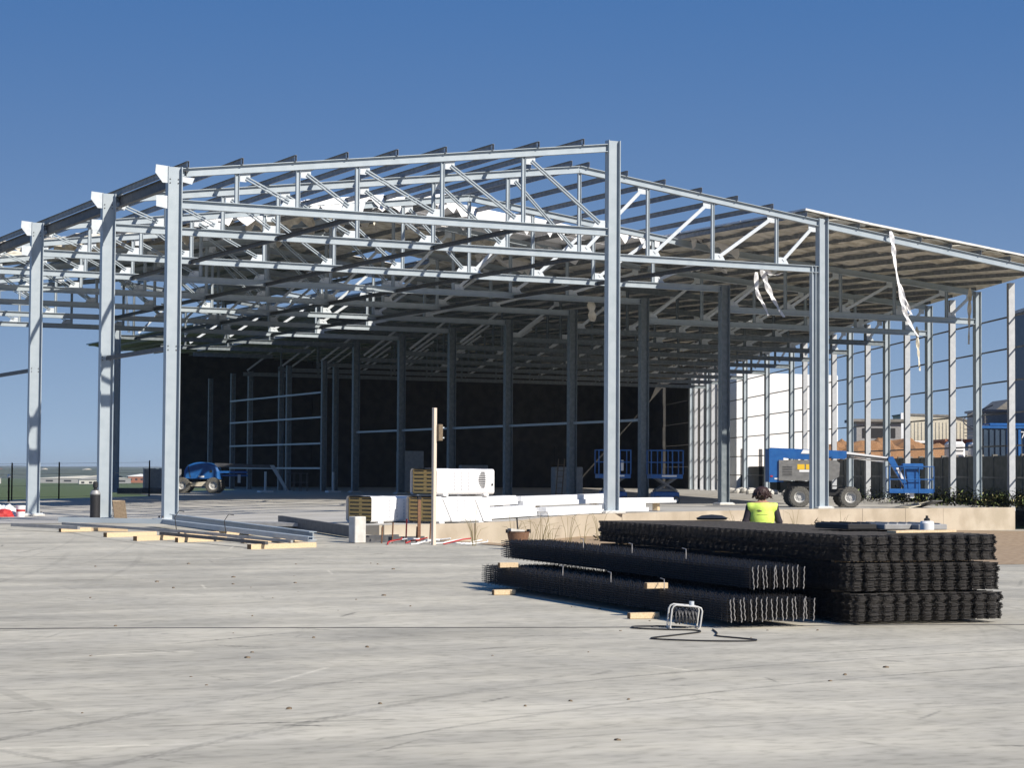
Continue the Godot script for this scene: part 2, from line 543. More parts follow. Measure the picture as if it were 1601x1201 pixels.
	tag(mi("dirt_ground", st.commit(), M.dirt, self), "", "", "", "structure")

# ---------- the steel hall ----------
func column(hall: Node, x: float, z: float, top: float, h := 0.46, w := 0.28, turn := 0.0, mat = null, base := true) -> Node3D:
	var c := group_node("column", hall)
	c.position = F(x, z)
	c.rotation.y = turn
	var m: Material = mat if mat else M.steel
	var foot := 0.12 if base else 0.0
	member("shaft", c, ibeam(h, w, 0.028, 0.02), m, Vector3(0, foot, 0), Vector3(0, top - slab_y(x, z), 0), Vector3.RIGHT)
	if base:
		bx("base_plate", c, M.plate, Vector3(0, 0.105, 0), Vector3(h + 0.22, 0.03, w + 0.2))
		bx("grout_pad", c, M.pad, Vector3(0, 0.045, 0), Vector3(h + 0.34, 0.09, w + 0.32), 0.0, 0.02)
	return c
func gusset(t: Node, at: Vector3, poly: Array):
	var key := "g%s" % [poly]
	if not cache.has(key): cache[key] = prism_mesh(poly, 0.014)
	mi("gusset_plate", cache[key], M.plate, t, Transform3D(Basis.IDENTITY, at))
func truss(hall: Node, z: float, x0: float, x1: float, nodes: Array, hb: float, first_diag := true, plates := true, steel: Material = null):
	if steel == null: steel = M.steel
	var t := group_node("roof_truss", hall)
	t.position = P(0, 0, z)
	var ch := ibeam(0.27, 0.2, 0.022, 0.016)
	var ct := 0.135
	var brk := [x0]
	if x0 < RX and x1 > RX: brk.append(RX)
	brk.append(x1)
	for i in brk.size() - 1:
		member("top_chord", t, ch, steel, Vector3(brk[i], roofz(brk[i], z) - ct, 0), Vector3(brk[i + 1], roofz(brk[i + 1], z) - ct, 0))
	member("bottom_chord", t, ch, steel, Vector3(x0, hb - ct, 0), Vector3(x1, hb - ct, 0))
	var all := [x0]
	all.append_array(nodes)
	all.append(x1)
	for i in range(1, all.size() - 1):
		var x: float = all[i]
		member("vertical", t, ibeam(0.13, 0.1, 0.014, 0.012), steel, Vector3(x, hb, 0), Vector3(x, roofz(x, z) - 0.27, 0), Vector3.RIGHT)
	for i in all.size() - 1:
		var a: float = all[i]
		var b: float = all[i + 1]
		if i == 0 and not first_diag: continue
		if b - a < 0.8: continue
		if (a + b) / 2 < RX:
			member("diagonal", t, two_bars(0.05, 0.035, 0.09), steel, Vector3(a + 0.3, roofz(a + 0.3, z) - 0.42, 0), Vector3(b - 0.3, hb + 0.16, 0), Vector3.UP)
			if plates:
				gusset(t, Vector3(a + 0.1, roofz(a, z) - 0.27, 0), [Vector2(0, 0), Vector2(0.34, 0.04), Vector2(0.34, -0.14), Vector2(0.2, -0.24), Vector2(0, -0.24)])
				gusset(t, Vector3(b - 0.08, hb, 0), [Vector2(0, 0), Vector2(-0.5, 0), Vector2(-0.4, 0.16), Vector2(-0.22, 0.26), Vector2(0, 0.26)])
		else:
			member("diagonal", t, channel(0.13, 0.055, 0.012), M.plate, Vector3(a + 0.3, hb + 0.14, 0.03), Vector3(b - 0.3, roofz(b - 0.3, z) - 0.42, 0.03), Vector3.UP)
			if plates:
				gusset(t, Vector3(a + 0.08, hb, 0), [Vector2(0, 0), Vector2(0.5, 0), Vector2(0.4, 0.16), Vector2(0.22, 0.26), Vector2(0, 0.26)])
				gusset(t, Vector3(b - 0.1, roofz(b, z) - 0.27, 0), [Vector2(0, 0), Vector2(-0.34, 0.04), Vector2(-0.34, -0.14), Vector2(-0.2, -0.24), Vector2(0, -0.24)])
func insulation_mesh(v: int) -> Mesh:
	# a sagging, torn batt in a unit square, hanging down from y = 0
	var key := "batt%d" % v
	if cache.has(key): return cache[key]
	var nz := FastNoiseLite.new()
	nz.seed = 200 + v
	nz.frequency = 2.2
	nz.fractal_octaves = 3
	var st := st_new()
	st.set_smooth_group(0)
	var n := 10
	var pt := func(i, j):
		var x := float(i) / n - 0.5
		var z := float(j) / n - 0.5
		var edge := 0.0
		if i == 0 or i == n or j == 0 or j == n: edge = 0.06 * nz.get_noise_2d(i * 1.7 + 9.0, j * 1.3)
		var sag: float = -0.03 - 0.16 * maxf(0.0, nz.get_noise_2d(x + v, z * 1.5) + 0.25) * (1.0 if (v % 2 == 0) else 0.55)
		return Vector3(x * 1.0 + edge, sag, z + edge)
	for i in n:
		for j in n:
			if rng.randf() < 0.012: continue
			quad(st, pt.call(i, j), pt.call(i + 1, j), pt.call(i + 1, j + 1), pt.call(i, j + 1), Vector3.DOWN)
	cache[key] = st.commit()
	return cache[key]
func sheet_mesh() -> Mesh:
	# ribbed translucent sheet in a unit square, ribs along x
	if cache.has("ribbed"): return cache.ribbed
	var st := st_new()
	var n := 14
	for i in n:
		var z0 := float(i) / n - 0.5
		var dz := 1.0 / n
		var pr := [[z0, 0.0], [z0 + dz * 0.55, 0.0], [z0 + dz * 0.68, 0.03], [z0 + dz * 0.87, 0.03], [z0 + dz, 0.0]]
		for k in 4: quad(st, Vector3(-0.5, pr[k][1], pr[k][0]), Vector3(0.5, pr[k][1], pr[k][0]), Vector3(0.5, pr[k + 1][1], pr[k + 1][0]), Vector3(-0.5, pr[k + 1][1], pr[k + 1][0]), Vector3.UP)
	cache.ribbed = st.commit()
	return cache.ribbed
func cover(hall: Node, x0: float, x1: float, z0: float, z1: float, kind: int):
	var a := P(x0, roofz(x0, (z0 + z1) / 2) + 0.235, (z0 + z1) / 2)
	var b := P(x1, roofz(x1, (z0 + z1) / 2) + 0.235, (z0 + z1) / 2)
	var along := (b - a)
	var f := Basis(along, along.normalized().cross(Vector3.FORWARD) * -1.0, Vector3.BACK * (z1 - z0))
	f.y = Vector3.BACK.cross(along.normalized()) 
	var mid := (a + b) / 2
	if kind == 0:
		mi("skylight_sheet", sheet_mesh(), M.skylight, hall, Transform3D(f, mid + Vector3.UP * 0.01))
		return
	var fp := f
	var th := 0.08 if x0 > 28.0 else 0.03
	fp.y *= th
	fp.x *= 0.997
	fp.z *= 0.997
	var p := mi("roof_panel", box_mesh(Vector3.ONE), M.roof_white, hall, Transform3D(fp, mid + Vector3.UP * (0.025 + th / 2 + rng.randf() * 0.01)))
	# the batt hangs under its panel; undo the panel's thickness
	var v := rng.randi_range(0, 5)
	mi("insulation_batt", insulation_mesh(v), M.insul if kind == 1 else M.insul2, p, Transform3D(Basis(Vector3(0.99, 0, 0), Vector3(0, 1.0 / th, 0), Vector3(0, 0, 0.99)), Vector3(0, -0.55, 0)))
func flap(hall: Node, x0: float, x1: float, z: float, drop: float, mat: Material):
	# a torn sheet drooping from the roof, leaning back into the hall
	var nz := FastNoiseLite.new()
	nz.seed = int(x0 * 31.0 + z * 7.0)
	nz.frequency = 0.9
	var st := st_new()
	var n := 16
	var m := 5
	var g := []
	for i in n + 1:
		g.append([])
		var x := lerpf(x0, x1, float(i) / n)
		var d: float = drop * clampf(0.62 + 0.9 * nz.get_noise_2d(x * 1.4, 3.0), 0.12, 1.1)
		for j in m + 1:
			var s := float(j) / m
			g[i].append(P(x + 0.08 * nz.get_noise_2d(x * 2.0, s * 3.0), roofz(x, z) + 0.24 - d * s, z - d * (0.30 * s) + 0.09 * nz.get_noise_2d(x * 2.3 + 20.0, s * 2.0)))
	for i in n:
		for j in m: quad(st, g[i][j], g[i + 1][j], g[i + 1][j + 1], g[i][j + 1], Vector3(0, 0, 1))
	mi("hanging_sheet", st.commit(), mat, hall)
func edge_cover(hall: Node, x0: float, x1: float, z0: float, z1: float):
	# panels cut along the skewed eave
	var cell := PackedVector2Array([Vector2(x0, z0), Vector2(x1, z0), Vector2(x1, z1), Vector2(x0, z1)])
	var keep := PackedVector2Array([Vector2(wallx(-20.0) + 0.4, -20), Vector2(wallx(140.0) + 0.4, 140), Vector2(-50, 140), Vector2(-50, -20)])
	for poly in Geometry2D.intersect_polygons(cell, keep):
		var part: Node = null
		for e in [[0.26, 0.34, M.roof_white, "roof_panel"], [0.16, 0.256, M.insul2, "insulation_batt"]]:
			var st := st_new()
			var n: int = poly.size()
			var ix := Geometry2D.triangulate_polygon(poly)
			for k in range(0, ix.size(), 3):
				for s in [0, 1]:
					var t := []
					for m in 3: t.append(P(poly[ix[k + m]].x, roofz(poly[ix[k + m]].x, poly[ix[k + m]].y) + e[s], poly[ix[k + m]].y))
					tri(st, t[0], t[1], t[2], Vector3.UP if s == 1 else Vector3.DOWN)
			var mid := (cell[0] + cell[2]) / 2
			for k in n:
				var p: Vector2 = poly[k]
				var q: Vector2 = poly[(k + 1) % n]
				var o := (p + q) / 2 - mid
				quad(st, P(p.x, roofz(p.x, p.y) + e[0], p.y), P(q.x, roofz(q.x, q.y) + e[0], q.y), P(q.x, roofz(q.x, q.y) + e[1], q.y), P(p.x, roofz(p.x, p.y) + e[1], p.y), P(o.x, 0, o.y))
			part = mi(e[3], st.commit(), e[2], hall if part == null else part)
func hall_frame():
	var hall := thing("warehouse", "large hall of galvanised steel columns and roof trusses, half covered with torn roof panels", "warehouse")
	# columns of the open side
	for k in range(0, 6):
		var top: float = roof(0) + 0.06
		var c := column(hall, 0.0, FZ[k], top)
		var py := top - slab_y(0.0, FZ[k])
		for e in [[[Vector2(-0.23, 0.0), Vector2(-0.62, 0.03), Vector2(-0.64, -0.22), Vector2(-0.40, -0.52), Vector2(-0.23, -0.52)], 0.0], [[Vector2(-0.23, 0.0), Vector2(-0.60, 0.0), Vector2(-0.60, -0.34), Vector2(-0.23, -0.40)], -0.92], [[Vector2(0.23, -0.30), Vector2(0.62, -0.32), Vector2(0.54, -0.52), Vector2(0.23, -0.46)], 0.0]]:
			mi("bracket_plate", prism_mesh(e[0], 0.014), M.plate, c, Transform3D(Basis.IDENTITY, Vector3(0, py + e[1], 0.1)))
		if k < 3:
			for y in [py - 0.38, py - 0.5, 5.1 - slab_y(0.0, FZ[k]), 5.22 - slab_y(0.0, FZ[k])]:
				for s in [-0.13, 0.13]: bx("bolt", c, M.dark_steel, Vector3(s, y, 0.018), Vector3(0.035, 0.035, 0.03), 0.0, 0.006)
			for s in [-0.28, 0.28]:
				for s2 in [-0.19, 0.19]: bx("anchor_bolt", c, M.dark_steel, Vector3(s, 0.15, s2), Vector3(0.04, 0.08, 0.04))
	column(hall, 15.6, FZ[0], roof(15.6) + 0.1)
	for k in range(1, 9): column(hall, INX[k], FZ[k], (roof(INX[k]) + 0.08) if k == 1 else HB + 0.05, 0.44, 0.3, 0.0, M.steel if k == 1 else M.dark_shaded_steel)
	column(hall, 28.95, FZ[1], HB, 0.2, 0.2, 0.0, null, false)
	column(hall, 17.2, FZ[8], HB + 0.5, 0.4, 0.28)
	# trusses
	truss(hall, FZ[0], 0.25, 15.38, [2.04, 4.08, 6.12, 9.15, 12.15], HB, false)
	for k in range(1, 8): truss(hall, FZ[k], 0.25, INX[k] - 0.22, NX, HB)
	for k in range(8, 11): truss(hall, FZ[k], [17.4, 22.5, 27.4][k - 8], INX[k] - 0.22, [18.24, 21.25, 24.2, 27.2].filter(func(e): return e > [17.9, 23.0, 28.0][k - 8]), HB, true, false, M.dark_shaded_steel)
	for k in range(2, 12):
		var x0: float = INX[k] + 0.22
		var x1 := wallx(FZ[k]) - 0.2
		var nd := []
		var x := x0 + 3.05
		while x < x1 - 1.0:
			nd.append(x)
			x += 3.05
		truss(hall, FZ[k], x0, x1, nd, 8.85, true, k < 6, M.steel if k < 4 else M.dark_shaded_steel)  # deeper trusses take the steel with roof shade in its colour
	# lone rafter over the front right bay
	member("rafter", hall, ibeam(0.3, 0.2, 0.02, 0.014), M.steel, P(29.62, roof(29.62) - 0.15, FZ[1]), P(wallx(FZ[1]) + 0.3, roofz(wallx(FZ[1]) + 0.3, FZ[1]) - 0.15, FZ[1]))
	# eave strut and ties
	member("eave_strut", hall, ibeam(0.36, 0.18, 0.02, 0.014), M.dark_steel, P(0.36, HE - 0.22, -0.1), P(0.36, HE - 0.22, FZ[5]))
	for k in [0, 2, 4]: member("tie_beam", hall, bar(0.1, 0.14), M.dark_steel, P(0, 5.17, FZ[k] + 0.15), P(0, 5.17, FZ[k + 1] - 0.15))
	for e in [[6.12, 0, 3], [12.15, 0, 6], [18.4, 1, 8], [24.4, 1, 9]]: member("longitudinal_tie", hall, channel(0.16, 0.09, 0.01), M.dark_steel, P(e[0], HB - 0.2, FZ[e[1]]), P(e[0], HB - 0.2, FZ[e[2]]))
	for k in range(3, 8): member("girt", hall, bar(0.08, 0.12), M.steel, P(INX[k], 3.95, FZ[k] + 0.2), P(INX[k + 1], 3.95, FZ[k + 1] - 0.2))
	# purlins, lipped channels standing on the top chords
	var pm := channel(0.2, 0.07, 0.006)
	for x in [0.43, 2.2, 3.98, 5.75, 7.5, 9.24, 10.97, 12.68, 14.4]: member("purlin", hall, pm, M.purlin, P(x, roof(x) + 0.105, -0.16), P(x, roof(x) + 0.105, 57.4))
	for x in [16.1, 17.85, 18.6, 20.28, 21.96, 23.62, 25.28, 26.95, 28.57]: member("purlin", hall, pm, M.purlin, P(x, roof(x) + 0.105, FZ[1] - 0.16), P(x, roof(x) + 0.105, 57.4 if x < 18.0 else (65.2 if x < 22.0 else 81.0)))
	var xr := 29.6
	while xr < 80.0:
		var zs := maxf(FZ[1] - 0.16, (xr - 38.1) / 0.42)
		var stops := [zs]
		for e in [16.8, 32.8, 56.7, 80.7, 112.0]:
			if e > zs + 1.0: stops.append(e)
		for e in stops.size() - 1: member("purlin", hall, pm, M.purlin, P(xr, roofz(xr, stops[e]) + 0.105, stops[e]), P(xr, roofz(xr, stops[e + 1]) + 0.105, stops[e + 1]))
		xr += 1.56
	# purlin cleats on the front truss
	for x in [0.43, 2.2, 3.98, 5.75, 7.5, 9.24, 10.97, 12.68, 14.4]: bx("cleat", hall, M.plate, P(x - 0.03, roof(x) + 0.09, -0.04), Vector3(0.01, 0.18, 0.09))
	# roof cover
	var cols := [[0.0, 3.98], [3.98, 7.5], [7.5, 10.97], [10.97, 14.4], [14.4, 18.2], [18.28, 21.96], [21.96, 25.28], [25.28, 28.57]]
	for i in cols.size():
		var zf: float = [27.5, 26.0, 20.5, 16.9, 18.6, 20.4, 20.0, 18.4][i]
		var z := zf
		while z < (39.0 if i < 2 else (44.0 if i == 2 else (56.0 if i < 5 or i > 6 else (60.0 if i == 5 else 68.0)))):
			var z2 := z + 4.0 + rng.randf_range(-0.35, 0.35)
			var kind := 1
			if z < 24.4 and i > 1: kind = 0
			elif rng.randf() < 0.45: kind = 2
			if z > 44.0: kind = 2
			if (i == 7 and z > 43.0) or (i < 2 and z > 30.0 and z < 35.0): kind = -1
			if kind >= 0 and (rng.randf() > (0.10 if z < 40.0 else 0.0) or kind == 0): cover(hall, cols[i][0], cols[i][1], z, z2 - 0.03, kind)
			z = z2
	# loose sheeting hanging from the torn front edge and inside
	for e in [[0, 27.4, 0.5, 1], [1, 25.9, 0.6, 1], [2, 20.4, 0.6, 0], [3, 16.8, 0.75, 0], [4, 18.5, 0.8, 0], [5, 20.3, 1.0, 0], [6, 19.9, 0.9, 0], [7, 18.3, 0.8, 0], [1, 30.0, 0.7, 1], [2, 26.0, 0.8, 1], [3, 24.5, 0.7, 1], [4, 26.5, 0.9, 1], [5, 24.6, 0.8, 0], [6, 27.0, 0.8, 1], [7, 24.8, 0.9, 0], [0, 33.0, 0.6, 1], [2, 33.5, 0.9, 1], [4, 34.0, 0.8, 1], [7, 31.0, 0.7, 0]]: flap(hall, cols[e[0]][0] + 0.1, cols[e[0]][1] - 0.1, e[1], e[2], M.film if e[3] == 0 else M.insul)
	for e in [[29.0, 31.5, 16.6, 0.7], [32.0, 34.5, 22.3, 0.6], [36.2, 39.0, 26.0, 0.5]]: flap(hall, e[0], e[1], e[2], e[3], M.film)
	var x := 28.57
	while x < 84.0:
		var x2 := x + 3.12
		var z := 7.15
		while z < 111.0:
			var z2 := z + (4.8 if z < 40.0 else 8.0)
			var zc := (z + z2) / 2
			var inside := x < wallx(z2) + 0.2
			if x < 28.0 and z > 57.0: inside = false
			if inside and x2 > wallx(z) + 0.35: edge_cover(hall, x, x2, z, z2 - 0.02)
			elif inside and (rng.randf() > 0.03 or z > 25.0): cover(hall, x, x2, z, z2 - 0.02, 2 if rng.randf() < 0.7 else 1)
			z = z2
		x = x2
	# skewed side wall: frame columns, light posts between, thin rails
	for k in range(2, 13): column(hall, wallx(FZ[k]), FZ[k], 10.15, 0.34, 0.24, 0.0, M.steel, k < 5)
	for k in range(1, 12):
		for s in ([0.5] if k < 7 else ([] if k < 10 else [0.35, 0.7])):
			var z: float = lerpf(FZ[k], FZ[k + 1], s)
			var p := group_node("wall_post", hall)
			p.position = P(wallx(z), 0.0, z)
			p.rotation.y = -0.2
			member("shaft", p, ibeam(0.2, 0.3, 0.016, 0.014), M.post, Vector3(0, -0.2, 0), Vector3(0, 10.1, 0), Vector3.BACK)
	for y in [1.3, 2.75, 4.25, 5.72, 7.2, 8.65]:
		for k in range(1, 12):
			var z0: float = FZ[k] + (2.0 if k == 1 else 0.0)
			member("wall_rail", hall, bar(0.05, 0.07), M.dark_steel, P(wallx(z0) + 0.28, y, z0), P(wallx(FZ[k + 1]) + 0.28, y, FZ[k + 1]))
	# posts and rails of the inner side wall, deep in the hall
	var w0 := Vector2(35.09, 94.0)
	var w1 := Vector2(33.9, 72.0)
	for q in [Vector2(36.67, 104.0), w0, Vector2(35.07, 90.0), Vector2(34.55, 82.0), Vector2(34.38, 80.0), w1, Vector2(35.56, 74.0)]:
		column(hall, q.x, q.y, 9.0, 0.36, 0.26, 0.0, M.dark_shaded_steel, false)
	for y in [1.6, 3.3, 5.1, 6.8]: member("wall_rail", hall, bar(0.07, 0.12), M.steel, P(w0.x - 0.2, y, w0.y), P(w1.x - 0.2, y, w1.y))
	# back of the hall: long cladding panels
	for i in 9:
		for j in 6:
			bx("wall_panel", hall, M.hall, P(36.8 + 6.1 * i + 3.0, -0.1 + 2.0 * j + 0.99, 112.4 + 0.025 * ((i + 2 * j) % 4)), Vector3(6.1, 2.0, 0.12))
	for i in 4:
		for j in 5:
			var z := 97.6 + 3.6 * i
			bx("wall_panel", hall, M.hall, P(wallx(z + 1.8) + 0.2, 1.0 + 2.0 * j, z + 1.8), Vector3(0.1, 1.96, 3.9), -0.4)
	return hall
# ---------- things in the yard and the hall ----------
func ground_beam(label: String, mesh: Mesh, mat: Material, a: Vector3, b: Vector3, group := "steel sections lying in the yard", called := "steel_section", category := "steel section", up := Vector3.UP):
	var t := thing(called, label, category, a, 0.0, group)
	member("bar", t, mesh, mat, Vector3.ZERO, b - a, up)
	return t
func timber(label: String, a: Vector3, b: Vector3, w := 0.1, h := 0.1, group := "timbers under the steel sections"):
	var t := thing("timber", label, "timber", a, 0.0, group)
	member("beam", t, bar(w, h), M.timber, Vector3.ZERO, b - a)
	var e := (b - a).normalized()
	member("end_grain", t, bar(w * 0.96, h * 0.96), M.timber_end, -e * 0.004, e * 0.01)
	return t
func yard_steel():
	var c := channel(0.14, 0.09, 0.012)
	ground_beam("grey steel tube whose near end lies furthest left on the yard", bar(0.1, 0.09), M.galv_fence, G(-5.85, -4.1, 0.14), G(-4.6, -6.4, 0.15))
	ground_beam("long pale galvanised channel just in front of the column with the leaning board", c, M.steel, G(-4.05, -2.2, 0.2), G(-1.2, -4.0, 0.2))
	ground_beam("thin grey tube beside the long pale channel on the yard", bar(0.08, 0.07), M.galv_fence, G(-4.4, -4.0, 0.16), G(-1.8, -9.8, 0.12))
	ground_beam("wide galvanised section running from the column base towards the yard", ibeam(0.22, 0.2, 0.02, 0.02), M.steel, G(-0.3, -1.2, 0.2), G(-0.5, -13.2, 0.22))
	ground_beam("flat galvanised channel beside the wide section on the timbers", channel(0.12, 0.2, 0.012), M.steel, G(-1.5, -3.0, 0.2), G(-0.95, -14.0, 0.18))
	ground_beam("dark grey slim tube lying nearest the open yard on two timbers", bar(0.09, 0.08), M.dark_steel, G(-3.5, -10.2, 0.17), G(-2.4, -15.0, 0.15))
	ground_beam("second slim tube close behind the dark grey one on the timbers", bar(0.07, 0.07), M.galv_fence, G(-2.7, -9.2, 0.18), G(-1.6, -14.6, 0.16))
	ground_beam("blue-grey flat tray lying behind the steel sections", bar(1.1, 0.1), M.galv_fence, G(1.0, -3.6, 0.12), G(2.6, -5.0, 0.14))
	ground_beam("deep dark grey beam lying towards the grey block", bar(0.14, 0.3), M.dark_steel, G(2.4, -3.2, 0.18), G(1.75, -10.4, 0.18))
	ground_beam("narrow dark beam between the grey block and the low wall", bar(0.1, 0.12), M.dark_steel, G(1.1, -11.8, 0.08), G(2.7, -11.2, 0.08))
	ground_beam("dark beam end on the low wall side of the grey block", bar(0.1, 0.12), M.dark_steel, G(1.0, -12.5, 0.08), G(3.0, -12.2, 0.08))
	timber("pale square timber under the left ends of the tubes", G(-4.9, -5.6, 0.06), G(-4.0, -5.4, 0.06), 0.14, 0.11)
	timber("pale timber lying clear in front of the leaning board", G(-4.5, -8.6, 0.06), G(-3.0, -8.1, 0.06), 0.16, 0.12)
	timber("orange timber nearest to the viewer left of the tubes", G(-4.3, -10.6, 0.06), G(-2.9, -9.9, 0.06), 0.14, 0.12)
	timber("broken timber in the dark gap beside the leftmost pale one", G(-3.9, -5.2, 0.05), G(-3.0, -5.6, 0.05), 0.1, 0.09)
	timber("timber crossing under the middle of the steel sections", G(-2.5, -8.6, 0.06), G(-0.2, -8.0, 0.06), 0.12, 0.11)
	timber("timber crossing under the near ends of the galvanised channels", G(-2.0, -12.2, 0.06), G(0.0, -11.5, 0.06), 0.14, 0.11)
	timber("orange timber under the near end of the dark grey tube", G(-2.8, -14.9, 0.06), G(-0.9, -14.3, 0.06), 0.16, 0.12)
	timber("timber under the far ends of the dark grey tubes", G(-3.5, -11.5, 0.06), G(-2.0, -10.9, 0.06), 0.12, 0.12)
	for e in [[-2.05, -7.0], [-1.5, -9.5]]:
		var st := st_new()
		tube(st, [G(e[0], e[1], 0.1), G(e[0] - 0.05, e[1], 0.45), G(e[0] + 0.1, e[1] + 0.1, 0.62), G(e[0] + 0.25, e[1] + 0.1, 0.6)], 0.012, 6)
		tag(mi("binding_wire", st.commit(), M.black, self), "bent black binding wire sticking up " + ("at the far tubes" if e[0] < -2 else "between the tubes"), "wire", "binding wires on the sections")
	var t := thing("concrete_block", "pale grey concrete block standing at the end of the deep dark beam", "block", G(0.95, -12.6), 0.2)
	bx("block", t, M.pad, Vector3(0, 0.34, 0), Vector3(0.34, 0.68, 0.3), 0.0, 0.015)
	bx("lifting_groove", t, M.black, Vector3(0, 0.69, 0), Vector3(0.1, 0.02, 0.06))
	# odds and ends
	for k in 9:
		var x := 1.3 + 0.26 * k + rng.randf_range(-0.1, 0.1)
		var z := -13.3 + rng.randf_range(-0.5, 0.4)
		var st := st_new()
		var p := G(x, z, 0.02)
		var pts := [p]
		for i in 5:
			p += Vector3(rng.randf_range(0.03, 0.28), rng.randf_range(-0.01, 0.05), rng.randf_range(-0.22, 0.16))
			p.y = maxf(p.y, yard_y(p.x, -p.z) + 0.015)
			pts.append(p)
		tube(st, pts, 0.02, 6)
		var mt: Material = [M.red, M.white_panel, M.white_panel][k % 3]
		tag(mi("plastic_scrap", st.commit(), mt, self), "crumpled %s plastic strip on the ground before the low wall" % ["red", "white", "off-white"][k % 3], "scrap", "plastic strips before the low wall")
	for k in 5:
		var st := st_new()
		var b := G(1.5 + k * 0.34, -12.9 + 0.1 * (k % 2), 0.0)
		tube(st, [b, b + Vector3(0.02, 0.42 + 0.1 * (k % 3), 0.0)], 0.02, 6)
		tag(mi("rebar_stub", st.commit(), M.rust if k != 2 else M.red, self), ("red capped bar stub before the low wall" if k == 2 else "rusty reinforcing bar stub standing before the low wall"), "bar", "bar stubs before the low wall")
	# pole with a little meter box
	var pole := thing("wooden_pole", "tall pale wooden pole standing before the low wall with a small box", "pole", G(2.53, -13.84))
	bx("post", pole, M.pale_wood, Vector3(0, 1.74, 0), Vector3(0.1, 3.5, 0.09), 0.3, 0.008)
	var mb := bx("meter_box", pole, M.brown_board, Vector3(0.12, 2.86, 0.02), Vector3(0.14, 0.42, 0.16), 0.3, 0.01)
	for y in [0.13, -0.13]: bx("connector", mb, M.plate, Vector3(0.1, y, 0), Vector3(0.14, 0.03, 0.03))
	var pp := thing("steel_stake", "rusty flat stake leaning close behind the tall wooden pole", "stake", G(2.55, -12.9))
	bx("plate", pp, M.rust, Vector3(0, 0.56, 0), Vector3(0.1, 1.14, 0.02), 0.3)
	bx("cap", pp, M.black, Vector3(0.0, 1.16, 0), Vector3(0.12, 0.06, 0.05), 0.3)

func panel_pack(label: String, at: Vector3, turn: float, L: float, n: int, printed := false, straps := false):
	var W := 1.15
	var t := thing("sandwich_panel_pack", label, "panel pack", at, turn, "wrapped packs of sandwich panels")
	var h := 0.115
	for i in n:
		var y := 0.08 + i * h
		var p := bx("panel", t, M.wool, Vector3(L / 2 + 0.03, y + h * 0.42, -W / 2), Vector3(L - 0.04, h * 0.98, W - 0.06), 0.0, 0.01)
		for s in [-0.27, 0.27]: bx("slot", p, M.black, Vector3(-L / 2 + 0.03, h * 0.2, s + 0.0), Vector3(0.034, h * 0.3, 0.4))
	var H := 0.08 + n * h + 0.03
	# wrapping film: a rounded sleeve open at both ends
	var st := st_new()
	var r := 0.09
	var ring := []
	for c in [[-r, H - r, 0.0], [-W + r, H - r, PI / 2], [-W + r, 0.04 + r, PI], [-r, 0.04 + r, PI * 1.5]]:
		for k in 6: ring.append(Vector2(c[0] + cos(c[2] + k * PI / 10) * r, c[1] + sin(c[2] + k * PI / 10) * r))
	var nx := 12
	var nz := FastNoiseLite.new()
	nz.seed = int(L * 100) + n
	nz.frequency = 2.0
	for i in nx:
		for k in ring.size():
			var q := []
			for e in [[i, k], [i + 1, k], [i + 1, k + 1], [i, k + 1]]:
				var v: Vector2 = ring[e[1] % ring.size()]
				var xx: float = -0.02 + L * e[0] / nx
				var o := 0.012 * nz.get_noise_2d(xx * 2.0, e[1] % ring.size() * 0.4)
				q.append(Vector3(xx, v.y + o, v.x + o))
			var m: Vector2 = ring[k] - Vector2(-W / 2, H / 2)
			quad(st, q[0], q[1], q[2], q[3], Vector3(0, m.y, m.x))
	for k in ring.size():
		var v0: Vector2 = ring[k]
		var v1: Vector2 = ring[(k + 1) % ring.size()]
		var c := Vector2(-W / 2, H / 2)
		quad(st, Vector3(L - 0.02, v0.y, v0.x), Vector3(L - 0.02, v1.y, v1.x), Vector3(L - 0.02, c.y, c.x), Vector3(L - 0.02, c.y, c.x + 0.001), Vector3.RIGHT)
	mi("wrapping_film", st.commit(), M.film, t)
	for x in [0.35, L - 0.35]: bx("skid", t, M.white_panel, Vector3(x, 0.03, -W / 2), Vector3(0.2, 0.06, W))
	if printed:
		for i in 9:
			var y := H - 0.1 - i * 0.055
			var wd: float = [0.16, 0.2, 0.26, 0.28, 0.29, 0.28, 0.26, 0.22, 0.14][i]
			bx("printed_stripe", t, M.black, Vector3(L * 0.80 - wd * 0.25, y, 0.016), Vector3(wd, 0.026, 0.004))
		bx("printed_dot", t, M.black, Vector3(L * 0.95, H * 0.42, 0.016), Vector3(0.06, 0.06, 0.004))
	for g in 3:
		for k in 6: bx("printed_mark", t, M.faint_print, Vector3(L * (0.30 + 0.12 * g), H - 0.12 - k * 0.095, 0.0145), Vector3(0.05, 0.05, 0.003))
	for x in [0.5, L - 0.5]: bx("strap", t, M.faint_print, Vector3(x, H + 0.006, -W / 2), Vector3(0.03, 0.006, W * 0.84))
	if straps:
		for x in [0.35, L - 0.65]:
			var s2 := st_new()
			quad(s2, Vector3(x, H - 0.05, 0.02), Vector3(x + 0.34, H - 0.05, 0.02), Vector3(x + 0.72, 0.06, 0.03), Vector3(x + 0.38, 0.06, 0.03), Vector3.BACK)
			quad(s2, Vector3(x, H - 0.05, 0.02), Vector3(x + 0.38, 0.06, 0.03), Vector3(x + 0.38, 0.06, 0.012), Vector3(x, H - 0.05, 0.008), Vector3.LEFT)
			mi("film_flap", s2.commit(), M.film, t)
	return t
